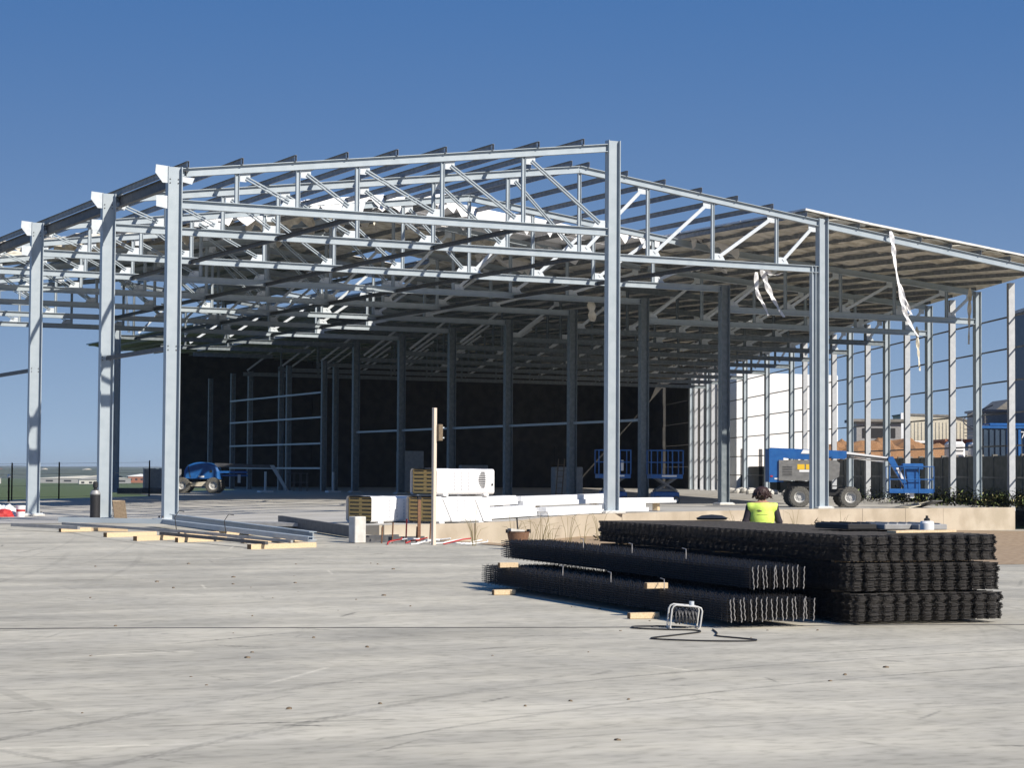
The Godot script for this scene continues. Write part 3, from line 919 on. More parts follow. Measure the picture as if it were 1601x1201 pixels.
func packs():
	panel_pack("white wrapped panel pack on the left, set apart with its brown end showing", F(4.35, -5.6), 0.315, 2.3, 6)
	var p := F(5.75, -6.85)
	panel_pack("white wrapped panel pack carrying another one on top", p, 0.315, 2.3, 6, false, true)
	panel_pack("topmost white wrapped panel pack printed with a black striped mark", p + Vector3(0.12, 0.81, 0.0), 0.315, 2.35, 6, true)
	# long white cladding trims laid along the slab edge
	var names := ["near low white cladding length beside the panel packs", "upper white cladding length beside the panel packs", "long white cladding length reaching the first full-height column", "lower white cladding length in front of the first full-height column", "short white length beyond the first full-height column", "white length lying furthest right, ending by the blue lift"]
	var spots := [[7.9, -4.9, 11.6, -1.6, 0.0, 0.36], [7.6, -4.2, 11.2, -1.0, 0.37, 0.30], [11.3, -1.2, 17.4, 3.2, 0.30, 0.34], [11.8, -2.0, 15.2, 0.3, 0.0, 0.28], [15.9, 1.0, 18.2, 2.5, 0.0, 0.3], [16.6, 2.2, 20.4, 4.2, 0.28, 0.2]]
	for i in spots.size():
		var s: Array = spots[i]
		var t := thing("cladding_length", names[i], "cladding", F(s[0], s[1], s[4] + s[5] / 2 + 0.03), 0.0, "white cladding lengths on the slab edge")
		var d := F(s[2], s[3], s[4] + s[5] / 2 + 0.03) - t.position
		member("sheet", t, bar(0.45, s[5] * 0.46), M.white_panel, Vector3(0, s[5] * 0.24, 0), d + Vector3(0, s[5] * 0.24, 0))
		member("sheet", t, bar(0.5, s[5] * 0.46), M.white_panel, Vector3(0.06, -s[5] * 0.24, 0), d + Vector3(0.1, -s[5] * 0.24, 0))
		if s[4] > 0.0:
			for k in [0.2, 0.8]: bx("support", t, M.timber, d * k + Vector3(0, -s[4] / 2 - s[5] / 2, 0), Vector3(0.2, s[4], 0.2), 0.6)

# welded reinforcement: wires as four-sided bars
func wire(st: SurfaceTool, a: Vector3, b: Vector3, r: float):
	var f := frame_along(b - a)
	var x := f.x * r
	var y := f.y * r
	var c := [x, y, -x, -y]
	for k in 4: quad(st, a + c[k], a + c[(k + 1) % 4], b + c[(k + 1) % 4], b + c[k], c[k] + c[(k + 1) % 4])
	for e in [[a, -f.z], [b, f.z]]: quad(st, e[0] + c[0], e[0] + c[1], e[0] + c[2], e[0] + c[3], e[1])
func mesh_sheet(v: int) -> Mesh:
	# near end at local z = 0, running to z = -8.8; width from x = 0 to 2.25
	var r := RandomNumberGenerator.new()
	r.seed = 900 + v
	var st := st_new()
	var L := 8.8
	for i in 12:
		var x := 0.03 + i * 0.218 + r.randf_range(-0.005, 0.005)
		for w in ([-0.01, 0.012] if (i == 1 or i == 10) else [0.0]):
			wire(st, Vector3(x + w, 0, r.randf_range(0.0, 0.03)), Vector3(x + w + r.randf_range(-0.006, 0.006), 0, -L), 0.006)
	for j in 44:
		var z := -0.05 - j * 0.2 + r.randf_range(-0.015, 0.015)
		wire(st, Vector3(-0.04 + r.randf_range(-0.012, 0.008), 0.011, z), Vector3(2.47 + r.randf_range(-0.012, 0.012), 0.011, z + r.randf_range(-0.004, 0.004)), 0.006)
	for e in 11:
		# short doubled bars at the near end make the laps look solid
		var x := 0.03 + e * 0.218
		if e in [1, 9]: wire(st, Vector3(x, 0.011, -0.02), Vector3(x + 0.4, 0.011, -0.02), 0.006)
		wire(st, Vector3(x + 0.02, 0.004, 0.012), Vector3(x + 0.12, 0.004, 0.012), 0.0065)
	return st.commit()
func reinforcement():
	var d := Vector2(0.995, -0.1).normalized()
	var turn := -atan2(-d.y, d.x) * -1.0
	var base := G(-2.34, -38.35)
	var t := thing("reinforcement_mesh_stack", "big stack of black welded reinforcement mesh sheets in three tiers, beyond the two long bundles", "mesh stack", base, 0.0, "")
	t.rotation.y = atan2(0.1, 1.0) * -1.0
	var variants := []
	for v in 5: variants.append(mesh_sheet(v))
	var y := 0.06
	for tier in 3:
		for s in [0.6, 4.4, 8.2]: bx("timber_bearer", t, M.brown_board if tier > 0 else M.black, Vector3(1.2, y - 0.025, -s), Vector3(2.3, 0.03, 0.09))
		var n: int = [20, 20, 19][tier]
		var shift := rng.randf_range(-0.06, 0.06)
		for k in n:
			var o := Transform3D(Basis(Vector3.UP, rng.randf_range(-0.0012, 0.0012)), Vector3(shift + 0.014 * sin(k * 0.9 + tier) + rng.randf_range(-0.006, 0.006), y, rng.randf_range(-0.018, 0.018)))
			mi("mesh_sheet", variants[rng.randi_range(0, 4)], M.wire, t, o)
			y += 0.0195
		y += 0.035
	var top := y - 0.02
	# bundles of upright cage panels
	var spec := [["long black bundle of cage panels lying lowest, nearest to the viewer", Vector2(-4.31, -38.24), Vector2(-3.68, -29.3), 1.38, 0.09, 17], ["long black bundle of cage panels resting on the lowest bundle", Vector2(-3.62, -37.75), Vector2(-2.95, -28.6), 0.88, 0.50, 11]]
	for s in spec:
		var a: Vector2 = s[1]
		var b: Vector2 = s[2]
		var L: float = a.distance_to(b)
		var q := thing("cage_panel_bundle", s[0], "cage bundle", G(a.x, a.y), 0.0, "bundles of cage panels")
		var slope := yard_y(b.x, b.y) - yard_y(a.x, a.y)
		var dir := (G(b.x, b.y) - G(a.x, a.y)).normalized()
		var side := dir.cross(Vector3.UP).normalized()
		q.basis = Basis(side, side.cross(dir) * 1.0, -dir)
		var lift: float = s[4]
		var wv := []
		for v in 3:
			var r := RandomNumberGenerator.new()
			r.seed = 40 + v
			var st := st_new()
			for j in 9: wire(st, Vector3(0, 0.02 + j * 0.034, r.randf_range(-0.02, 0.02)), Vector3(r.randf_range(-0.01, 0.01), 0.02 + j * 0.034, -L), 0.006)
			for j in int(L / 0.17): wire(st, Vector3(0.008, r.randf_range(-0.01, 0.0), -0.12 - j * 0.17), Vector3(0.008 + r.randf_range(-0.02, 0.02), 0.318 + r.randf_range(0, 0.012), -0.12 - j * 0.17 + 0.02), 0.006)
			for j in int(L / 0.34): wire(st, Vector3(0.008, 0.28, -0.12 - j * 0.34), Vector3(0.05, 0.325, -0.12 - j * 0.34 - 0.17), 0.005)
			wv.append(st.commit())
		var ev := []
		for v in 3:
			var st := st_new()
			var r := RandomNumberGenerator.new()
			r.seed = 60 + v
			var lean := r.randf_range(-0.03, 0.03)
			var zig := []
			for j in 8: zig.append(Vector3(lean * j / 7.0 + (0.008 if j % 2 else -0.004), 0.0 + j * 0.045, 0.012))
			tube(st, zig, 0.0085, 5)
			ev.append(st.commit())
		var n: int = s[5]
		for k in n:
			var x: float = s[3] * (k + 0.5) / n
			var row := -0.05 if k % 2 else 0.0
			var pn := mi("cage_panel", wv[k % 3], M.wire, q, Transform3D(Basis.IDENTITY, Vector3(x, lift + (0.02 if k % 2 else 0.0), row)))
			mi("end_bar", ev[rng.randi_range(0, 2)], M.rod, pn, Transform3D(Basis.IDENTITY, Vector3(0, 0.0, 0)))
			# a denser core between the panels
			mi("cage_panel", wv[(k + 1) % 3], M.wire, q, Transform3D(Basis.IDENTITY, Vector3(x + s[3] / n * 0.5, lift + rng.randf_range(0.0, 0.02), -0.2)))
		for k in 3:
			var st2 := st_new()
			var p := Vector3(0.02, lift + 0.33, -L * [0.22, 0.42, 0.62][k])
			tube(st2, [p, p + Vector3(0, 0.10, 0), p + Vector3(0.05, 0.14, -0.1), p + Vector3(0.06, 0.15, -0.24)], 0.007, 5)
			mi("bent_wire", st2.commit(), M.rod, q)
	var blocks := [["pale timber block under the far end of the lowest bundle", G(-4.05, -30.9, 0.045), 0.3], ["pale timber block under the near part of the lowest bundle, beside the cable reel", G(-4.45, -36.2, 0.045), 0.36], ["pale timber block between the two bundles, far end", G(-3.62, -30.2, 0.46), 0.26], ["pale timber block between the two bundles, behind the cable reel", G(-4.12, -36.0, 0.46), 0.26]]
	for e in blocks:
		var o := thing("timber_block", e[0], "timber block", e[1], -0.1, "timber blocks under the bundles")
		bx("block", o, M.timber, Vector3(0, 0, 0), Vector3(e[2] * 1.3, 0.085, 0.1), 0.0, 0.004)
		bx("end_grain", o, M.timber_end, Vector3(-e[2] * 0.65 - 0.002, 0, 0), Vector3(0.006, 0.08, 0.095))
	# things lying on the stack
	var Y := base.y + top
	var sl := [["black plastic formwork slab lying flat on the mesh stack", -0.95, -36.3, M.black], ["grey formwork slab next to the black one on the mesh stack", -0.42, -36.5, M.galv_fence], ["grey formwork slab on the stack nearest the yellow plank", 0.02, -36.75, M.galv_fence]]
	for e in sl:
		var o := thing("formwork_slab", e[0], "formwork slab", P(e[1], Y + 0.05, e[2]), -0.1, "formwork slabs on the mesh stack")
		bx("tray", o, e[3], Vector3.ZERO, Vector3(0.5, 0.085, 1.0), 0.0, 0.012)
		for k in 3: bx("rib", o, e[3], Vector3(-0.16 + 0.16 * k, 0.048, 0), Vector3(0.025, 0.02, 0.9))
	var pl := thing("plank", "pale yellow plank lying on the near edge of the mesh stack", "plank", P(-1.3, Y + 0.02, -38.25), 0.07)
	bx("board", pl, M.timber, Vector3(0.3, 0, 0), Vector3(1.15, 0.035, 0.2), 0.0, 0.004)
	var jar := thing("canister", "small white canister with a black cap standing on the mesh stack", "canister", P(-0.42, Y, -37.6))
	var st3 := st_new()
	lathe(st3, [Vector2(0.0, 0.0), Vector2(0.10, 0.0), Vector2(0.105, 0.02), Vector2(0.105, 0.12), Vector2(0.09, 0.15), Vector2(0.04, 0.155)], 18)
	mi("body", st3.commit(), M.white_panel, jar)
	st3 = st_new()
	lathe(st3, [Vector2(0.045, 0.15), Vector2(0.045, 0.185), Vector2(0.02, 0.2), Vector2(0.02, 0.23), Vector2(0.0, 0.235)], 14)
	mi("cap", st3.commit(), M.black, jar)
	var sack := thing("dark_sack", "flat dark sack lying on the far part of the mesh stack", "sack", P(0.45, Y, -30.3), 0.2)
	st3 = st_new()
	lathe(st3, [Vector2(0.0, 0.0), Vector2(0.5, 0.0), Vector2(0.55, 0.04), Vector2(0.35, 0.1), Vector2(0.0, 0.12)], 16, Basis.from_scale(Vector3(0.62, 0.8, 0.4)))
	mi("cloth", st3.commit(), M.black, sack)
func cable_reel():
	var at := G(-4.78, -37.9)
	var t := thing("cable_reel", "grey tubular steel cable reel standing in front of the lowest bundle", "cable reel", at, -0.35)
	for z in [0.11, -0.11]:
		var st := st_new()
		tube(st, [Vector3(-0.23, 0.0, z), Vector3(-0.24, 0.02, z), Vector3(-0.215, 0.27, z), Vector3(-0.19, 0.31, z), Vector3(-0.15, 0.325, z), Vector3(0.14, 0.30, z), Vector3(0.19, 0.28, z), Vector3(0.205, 0.24, z), Vector3(0.175, 0.02, z), Vector3(0.15, 0.0, z)], 0.013, 8)
		mi("side_frame", st.commit(), M.rim, t)
	for p in [Vector3(-0.235, 0.02, 0), Vector3(0.17, 0.02, 0), Vector3(0.0, 0.31, 0)]:
		var st := st_new()
		tube(st, [p + Vector3(0, 0, 0.11), p - Vector3(0, 0, 0.11)], 0.012, 8)
		mi("cross_bar", st.commit(), M.rim, t)
	var st := st_new()
	var pts := []
	for i in 260:
		var a := i * TAU / 20.0
		pts.append(Vector3(-0.16 + 0.31 * absf(fmod(i / 65.0, 2.0) - 1.0), 0.17 + cos(a) * (0.085 + 0.008 * (i / 65)), sin(a) * (0.085 + 0.008 * (i / 65))))
	tube(st, pts, 0.009, 5)
	mi("wound_cable", st.commit(), M.dark_steel, t)
	st = st_new()
	lathe(st, [Vector2(0.0, -0.03), Vector2(0.035, -0.03), Vector2(0.035, 0.03), Vector2(0.0, 0.03)], 12, Basis.IDENTITY, Vector3(0.08, 0.34, 0.0))
	mi("grip", st.commit(), M.plate, t)
	# loose cable
	st = st_new()
	var path := [[-4.75, -37.85], [-5.0, -37.55], [-5.35, -37.5], [-5.5, -37.75], [-5.2, -38.1], [-4.9, -38.3], [-5.0, -38.6], [-5.55, -38.9], [-6.05, -39.15], [-6.1, -39.35], [-5.7, -39.75], [-5.2, -39.98], [-4.95, -39.9], [-5.0, -39.6], [-5.1, -39.2], [-4.85, -38.8], [-4.6, -38.3]]
	var cv := Curve3D.new()
	for e in path.size():
		var prev: Array = path[maxi(e - 1, 0)]
		var nxt: Array = path[mini(e + 1, path.size() - 1)]
		var tan := (G(nxt[0], nxt[1]) - G(prev[0], prev[1])) / 6.0
		cv.add_point(G(path[e][0], path[e][1], 0.012), -tan, tan)
	cv.bake_interval = 0.05
	tube(st, Array(cv.get_baked_points()), 0.011, 6)
	tag(mi("loose_cable", st.commit(), M.black, self), "black cable lying in loose loops in front of the cable reel", "cable")
	st = st_new()
	var line := []
	for i in 60:
		var s := i / 59.0
		var x := lerpf(-14.5, 0.6, s)
		var z := -34.6 - 4.0 * s * (1.18 - 0.05 * sin(s * 9.0)) 
		line.append(G(x, z, 0.006))
	tube(st, line, 0.006, 5)
	tag(mi("straight_cable", st.commit(), M.dark_steel, self), "thin dark cable stretched straight across the whole yard", "cable")
	for k in 70:
		# small stones and crumbs scattered on the concrete
		var x := rng.randf_range(-16.0, 1.0)
		var z := rng.randf_range(-48.0, -20.0)
		var s := rng.randf_range(0.006, 0.022)
		if k < 6: s = 0.024
		var st4 := st_new()
		lathe(st4, [Vector2(0, 0), Vector2(s * 1.2, 0.0), Vector2(s, s * 0.7), Vector2(0, s)], 6)
		if not has_node("gravel"):
			pass
		crumbs.append([st4, G(x, z, 0.001), rng.randf() * TAU])
	var all := st_new()
	for e in crumbs: all.append_from(e[0].commit(), 0, Transform3D(Basis(Vector3.UP, e[2]) * Basis.from_scale(Vector3(1.5, 1, 0.8)), e[1]))
	tag(mi("gravel", all.commit(), M.brown_board, self), "dark stone crumbs scattered over the yard concrete", "gravel", "", "stuff")
var crumbs := []

func bucket_and_weeds():
	var b := thing("bucket", "dented dark rubber bucket with a stick in it before the low wall", "bucket", G(4.15, -15.4))
	var st := st_new()
	lathe(st, [Vector2(0.0, 0.0), Vector2(0.2, 0.0), Vector2(0.29, 0.46), Vector2(0.31, 0.47), Vector2(0.275, 0.46), Vector2(0.19, 0.03), Vector2(0.0, 0.03)], 20)
	mi("tub", st.commit(), M.rust, b)
	for s in [-0.3, 0.3]: bx("handle", b, M.black, Vector3(s, 0.47, 0), Vector3(0.05, 0.09, 0.12))
	st = st_new()
	tube(st, [Vector3(0.02, 0.1, 0.0), Vector3(-0.05, 0.8, 0.02)], 0.02, 6)
	mi("stick", st.commit(), M.black, b)
	mi("mortar", prism_mesh([Vector2(-0.2, 0), Vector2(0.2, 0), Vector2(0.18, 0.14), Vector2(-0.2, 0.18)], 0.2), M.pad, b, Transform3D(Basis.IDENTITY, Vector3(-0.05, 0.36, 0.0)))
	var p := thing("grey_pot", "small grey pot standing left of the mesh stack's far end", "pot", G(4.6, -17.8))
	st = st_new()
	lathe(st, [Vector2(0.0, 0.0), Vector2(0.13, 0.0), Vector2(0.15, 0.28), Vector2(0.13, 0.28), Vector2(0.12, 0.05), Vector2(0, 0.05)], 16)
	mi("body", st.commit(), M.galv_fence, p)
	# thin dry weeds along the wall foot
	var k := 0
	for e in [[5.2, -13.0], [6.2, -12.2], [7.1, -11.0], [7.6, -10.2], [8.4, -9.2], [9.6, -8.0], [11.2, -6.0], [13.0, -3.8], [3.8, -13.6], [20.0, -1.0], [23.5, 0.5], [26.6, 2.0]]:
		var t := thing("dry_weed", "thin dry weed with bare bent stalks at the foot of the low wall", "weed", G(e[0], e[1]), rng.randf() * TAU, "dry weeds along the low wall")
		for s in rng.randi_range(4, 7):
			st = st_new()
			var a := rng.randf() * TAU
			var h := rng.randf_range(0.4, 1.15)
			var o := Vector3(cos(a), 0, sin(a))
			tube(st, [o * 0.05, o * 0.12 + Vector3(0, h * 0.5, 0), o * 0.25 + Vector3(0, h * 0.85, 0), o * (0.35 + rng.randf() * 0.25) + Vector3(0, h * rng.randf_range(0.8, 1.0), 0)], [0.008, 0.007, 0.005, 0.003], 5)
			mi("stalk", st.commit(), M.stem, t)
		if k % 3 == 1:
			st = st_new()
			leaves(st, Vector3(0, 0.12, 0), Vector3(0.3, 0.12, 0.2), 40, 0.06)
			mi("leaves", st.commit(), M.leaf, t)
		k += 1
	var g := thing("green_weed", "bushy green weed with a dark flower head beside the vest wearer", "weed", G(4.1, -28.4))
	st = st_new()
	for s in 6:
		var a := s * 1.1
		tube(st, [Vector3.ZERO, Vector3(cos(a) * 0.1, 0.6, sin(a) * 0.1), Vector3(cos(a) * 0.25, 0.75 + 0.07 * s, sin(a) * 0.2)], 0.008, 5)
	mi("stalks", st.commit(), M.stem, g)
	st = st_new()
	for s in 6: leaves(st, Vector3(cos(s * 1.1) * 0.22, 0.72 + 0.075 * s, sin(s * 1.1) * 0.2), Vector3(0.14, 0.08, 0.14), 26, 0.06)
	mi("leaves", st.commit(), M.leaf, g)
func leaves(st: SurfaceTool, c: Vector3, r: Vector3, n: int, size: float, c0 := Color(0.05, 0.075, 0.02), c1 := Color(0.12, 0.14, 0.045)):
	for i in n:
		var v := Vector3(rng.randfn(), rng.randfn(), rng.randfn()) * 0.5
		var p := c + v.limit_length(1.0) * r
		var a := Vector3(rng.randfn(), rng.randfn() * 0.6, rng.randfn()).normalized() * size * rng.randf_range(0.6, 1.4)
		var b := a.cross(Vector3(rng.randfn(), 1.0, rng.randfn())).normalized() * size * 0.35
		var n3 := a.cross(b).normalized()
		if n3.y < 0: n3 = -n3
		st.set_color(c0.lerp(c1, rng.randf()))
		for t in [[p - a, p + b, p + a], [p - a, p + a, p - b]]:
			for q in t:
				st.set_normal(n3)
				st.add_vertex(q)
# ---------- person ----------
func capsule_d(p: Vector3, b: Array) -> float:
	var pa: Vector3 = p - b[0]
	var ba: Vector3 = b[1] - b[0]
	var h := clampf(pa.dot(ba) / maxf(ba.length_squared(), 1e-9), 0.0, 1.0)
	var q := pa - ba * h
	if b.size() > 4: q.z /= b[4]
	return q.length() - lerpf(b[2], b[3], h)
func field(p: Vector3, bones: Array, k: float) -> float:
	var d := 1e9
	for b in bones:
		var e := capsule_d(p, b)
		if e > d + k * 3.0: continue
		var h := clampf(0.5 + 0.5 * (d - e) / k, 0.0, 1.0)
		d = lerpf(d, e, h) - k * h * (1.0 - h)
	return d
func nets(st: SurfaceTool, bones: Array, lo: Vector3, hi: Vector3, cell: float, k: float, paint: Callable, cut = null):
	var n := Vector3i((hi - lo) / cell) + Vector3i.ONE
	var val := PackedFloat32Array()
	val.resize(n.x * n.y * n.z)
	for z in n.z:
		for y in n.y:
			for x in n.x:
				var p := lo + Vector3(x, y, z) * cell
				var d := field(p, bones, k)
				if cut != null: d = maxf(d, cut.call(p))
				val[x + n.x * (y + n.y * z)] = d
	var at := {}
	var corner := []
	for c in 8: corner.append(Vector3i(c & 1, (c >> 1) & 1, (c >> 2) & 1))
	for z in n.z - 1:
		for y in n.y - 1:
			for x in n.x - 1:
				var s := Vector3.ZERO
				var m := 0
				var inside := 0
				var vs := []
				for c in corner:
					var v := val[x + c.x + n.x * (y + c.y + n.y * (z + c.z))]
					vs.append(v)
					if v < 0.0: inside += 1
				if inside == 0 or inside == 8: continue
				for a in 8:
					for b in [a | 1, a | 2, a | 4]:
						if b != a and (vs[a] < 0.0) != (vs[b] < 0.0):
							var t: float = vs[a] / (vs[a] - vs[b])
							s += Vector3(corner[a]).lerp(Vector3(corner[b]), t)
							m += 1
				at[Vector3i(x, y, z)] = lo + (Vector3(x, y, z) + s / m) * cell
	var nrm := {}
	for key in at:
		var p: Vector3 = at[key]
		var e := cell * 0.6
		var g := Vector3(field(p + Vector3(e, 0, 0), bones, k) - field(p - Vector3(e, 0, 0), bones, k), field(p + Vector3(0, e, 0), bones, k) - field(p - Vector3(0, e, 0), bones, k), field(p + Vector3(0, 0, e), bones, k) - field(p - Vector3(0, 0, e), bones, k))
		nrm[key] = g.normalized() if g.length_squared() > 1e-12 else Vector3.UP
	var axes := [[Vector3i(1, 0, 0), Vector3i(0, 1, 0), Vector3i(0, 0, 1)], [Vector3i(0, 1, 0), Vector3i(0, 0, 1), Vector3i(1, 0, 0)], [Vector3i(0, 0, 1), Vector3i(1, 0, 0), Vector3i(0, 1, 0)]]
	for key in at:
		for ax in axes:
			var c: Vector3i = key
			var o: Vector3i = c + ax[0]
			var v0 := val[c.x + n.x * (c.y + n.y * c.z)]
			if o.x >= n.x or o.y >= n.y or o.z >= n.z: continue
			var v1 := val[o.x + n.x * (o.y + n.y * o.z)]
			if (v0 < 0.0) == (v1 < 0.0): continue
			var q := [c, c - ax[1], c - ax[1] - ax[2], c - ax[2]]
			var ok := true
			for e in q:
				if not at.has(e): ok = false
			if not ok: continue
			var order := [0, 1, 2, 0, 2, 3] if v0 > 0.0 else [0, 2, 1, 0, 3, 2]
			for i in order:
				st.set_color(paint.call(at[q[i]]))
				st.set_normal(nrm[q[i]])
				st.add_vertex(at[q[i]])
func person():
	var t := thing("person", "person in a fluorescent yellow vest over dark sleeves, back turned, behind the mesh stack", "person", G(2.0, -29.6), -0.5)
	t.scale = Vector3(1.2, 1.025, 1.1)
	var torso := [[Vector3(0, 0.98, 0), Vector3(0, 1.22, 0.0), 0.155, 0.165, 0.78], [Vector3(0, 1.22, 0), Vector3(0, 1.36, 0.01), 0.165, 0.16, 0.78], [Vector3(-0.155, 1.40, 0.0), Vector3(0.155, 1.40, 0.0), 0.085, 0.085, 0.95], [Vector3(0, 1.38, 0.0), Vector3(0, 1.47, -0.02), 0.10, 0.07]]
	var head := [[Vector3(0, 1.45, -0.02), Vector3(0, 1.55, -0.06), 0.055, 0.055], [Vector3(0, 1.625, -0.085), Vector3(0, 1.66, -0.05), 0.092, 0.10], [Vector3(0, 1.585, -0.145), Vector3(0, 1.56, -0.15), 0.06, 0.045], [Vector3(0, 1.615, -0.185), Vector3(0, 1.595, -0.20), 0.012, 0.016]]
	var bones := torso.duplicate()
	bones.append_array(head)
	bones.append_array([[Vector3(0, 0.95, 0.0), Vector3(0, 1.0, 0.0), 0.16, 0.155, 0.8]])
	for s in [-1.0, 1.0]:
		bones.append([Vector3(0.185 * s, 1.40, 0.0), Vector3(0.26 * s, 1.13, 0.03), 0.068, 0.052])
		bones.append([Vector3(0.26 * s, 1.13, 0.03), Vector3(0.27 * s, 0.90, -0.08), 0.05, 0.034])
		bones.append([Vector3(0.09 * s, 0.93, 0.0), Vector3(0.11 * s, 0.50, -0.02), 0.095, 0.062])
		bones.append([Vector3(0.11 * s, 0.50, -0.02), Vector3(0.12 * s, 0.09, 0.03), 0.06, 0.042])
		bones.append([Vector3(0.12 * s, 0.05, 0.04), Vector3(0.14 * s, 0.035, -0.16), 0.048, 0.035])
		bones.append([Vector3(0.098 * s, 1.62, -0.06), Vector3(0.104 * s, 1.60, -0.06), 0.02, 0.012])
	var cloth := Color(0.02, 0.019, 0.024)
	var skin := Color(0.40, 0.23, 0.15)
	var paint := func(p: Vector3):
		if p.y > 1.475: return skin
		if p.y < 0.09: return Color(0.03, 0.025, 0.02)
		if p.y < 0.97 and absf(p.x) < 0.23: return Color(0.03, 0.035, 0.05)
		if p.y < 0.925: return skin
		return cloth
	var st := st_new()
	nets(st, bones, Vector3(-0.36, 0.0, -0.27), Vector3(0.36, 1.78, 0.2), 0.021, 0.035, paint)
	for s in [-1.0, 1.0]:
		var w := Vector3(0.27 * s, 0.90, -0.08)
		var hand := [[w, w + Vector3(0.005 * s, -0.06, -0.02), 0.030, 0.034], [w + Vector3(0.005 * s, -0.05, -0.035), w + Vector3(0.005 * s, -0.085, -0.04), 0.024, 0.024]]
		for f in 4:
			var k := w + Vector3(0.008 * s, -0.085, -0.055 + 0.019 * f)
			var ln: float = [0.065, 0.075, 0.07, 0.055][f]
			hand.append([k, k + Vector3(-0.006 * s, -ln * 0.55, -0.004), 0.0095, 0.009])
			hand.append([k + Vector3(-0.006 * s, -ln * 0.55, -0.004), k + Vector3(-0.026 * s, -ln, -0.002), 0.009, 0.0075])
		hand.append([w + Vector3(0, -0.03, -0.05), w + Vector3(-0.012 * s, -0.07, -0.078), 0.012, 0.0105])
		hand.append([w + Vector3(-0.012 * s, -0.07, -0.078), w + Vector3(-0.02 * s, -0.1, -0.082), 0.0105, 0.009])
		nets(st, hand, w + Vector3(-0.06, -0.19, -0.11), w + Vector3(0.06, 0.03, 0.05), 0.006, 0.008, func(_p): return skin)
	var bm := plain(Color.WHITE, 0.85)
	bm.vertex_color_use_as_albedo = true
	mi("body", st.commit(), bm, t)
	# vest
	var vb := []
	for b in torso:
		var c: Array = b.duplicate()
		c[2] += 0.026
		c[3] += 0.026
		vb.append(c)
	st = st_new()
	nets(st, vb, Vector3(-0.32, 0.84, -0.24), Vector3(0.32, 1.56, 0.24), 0.016, 0.04, func(_p): return Color.WHITE, func(p: Vector3): return maxf(maxf(0.88 - p.y, p.y - (1.475 - maxf(0.0, -p.z) * 0.6)), absf(p.x) - 0.225 - maxf(0.0, p.y - 1.36) * 0.15))
	mi("vest", st.commit(), M.vest, t)
	var back := func(x: float, y: float):
		var z := 0.3
		while z > 0.05 and field(Vector3(x, y, z), vb, 0.04) > 0.0: z -= 0.002
		return Vector3(x, y, z + 0.004)
	st = st_new()
	for e in [[-0.085, 1.345, -0.03, 1.325], [-0.075, 1.318, -0.03, 1.33], [-0.06, 1.355, -0.04, 1.318], [-0.04, 1.34, -0.015, 1.322]]: tube(st, [back.call(e[0], e[1]), back.call((e[0] + e[2]) / 2, (e[1] + e[3]) / 2), back.call(e[2], e[3])], 0.005, 5)
	for i in 9: tube(st, [back.call(-0.09 + i * 0.019, 1.262), back.call(-0.077 + i * 0.019, 1.262)], 0.003, 4)
	mi("vest_print", st.commit(), M.brown_board, t)
	st = st_new()
	var band := []
	for i in 25:
		var a := TAU * i / 24.0
		var p := Vector3(cos(a) * 0.12, 1.055, sin(a) * 0.1)
		while field(p, vb, 0.04) < 0.003: p += Vector3(cos(a), 0, sin(a)) * 0.004
		band.append(p)
	for i in 24: quad(st, band[i] + Vector3(0, -0.025, 0), band[i + 1] + Vector3(0, -0.025, 0), band[i + 1] + Vector3(0, 0.025, 0), band[i] + Vector3(0, 0.025, 0), band[i] - Vector3(0, 1.055, 0))
	mi("reflective_band", st.commit(), M.plate, t)
	# hair, cut short at the neck
	var hb := [[Vector3(0, 1.63, -0.075), Vector3(0, 1.665, -0.045), 0.104, 0.112], [Vector3(0, 1.60, -0.03), Vector3(0, 1.56, -0.02), 0.085, 0.06], [Vector3(-0.07, 1.62, -0.06), Vector3(-0.08, 1.56, -0.05), 0.04, 0.025], [Vector3(0.07, 1.62, -0.06), Vector3(0.08, 1.57, -0.05), 0.04, 0.025]]
	var fz := FastNoiseLite.new()
	fz.frequency = 22.0
	st = st_new()
	nets(st, hb, Vector3(-0.15, 1.48, -0.2), Vector3(0.15, 1.8, 0.1), 0.01, 0.02, func(_p): return Color.WHITE, func(p: Vector3): return maxf(-0.115 - p.z, fz.get_noise_3dv(p) * 0.02 + (-0.02 if p.y > 1.57 else 0.0) - 0.01))
	for i in 130:
		var a := rng.randf_range(-0.4, PI + 0.4)
		var u := rng.randf_range(0.0, 1.0)
		var o := Vector3(cos(a) * 0.105 * sqrt(1.0 - u * u * 0.8), 1.60 + u * 0.155, -0.055 + sin(a) * 0.105 * sqrt(1.0 - u * u * 0.8))
		var e := Vector3(cos(a), -0.5 - rng.randf(), sin(a)) * 0.045
		tube(st, [o, o + e * 0.6 + Vector3(0, 0.012, 0), o + e + Vector3(rng.randfn() * 0.012, 0, rng.randfn() * 0.012)], [0.014, 0.012, 0.004], 5)
	mi("hair", st.commit(), M.hair, t)
	for s in [-1.0, 1.0]:
		st = st_new()
		lathe(st, [Vector2(0.0, -0.009), Vector2(0.009, 0.0), Vector2(0.0, 0.009)], 8, Basis.IDENTITY, Vector3(0.034 * s, 1.635, -0.168))
		mi("eye", st.commit(), M.black, t)
	bx("mouth", t, M.rust, Vector3(0, 1.557, -0.196), Vector3(0.045, 0.008, 0.01))

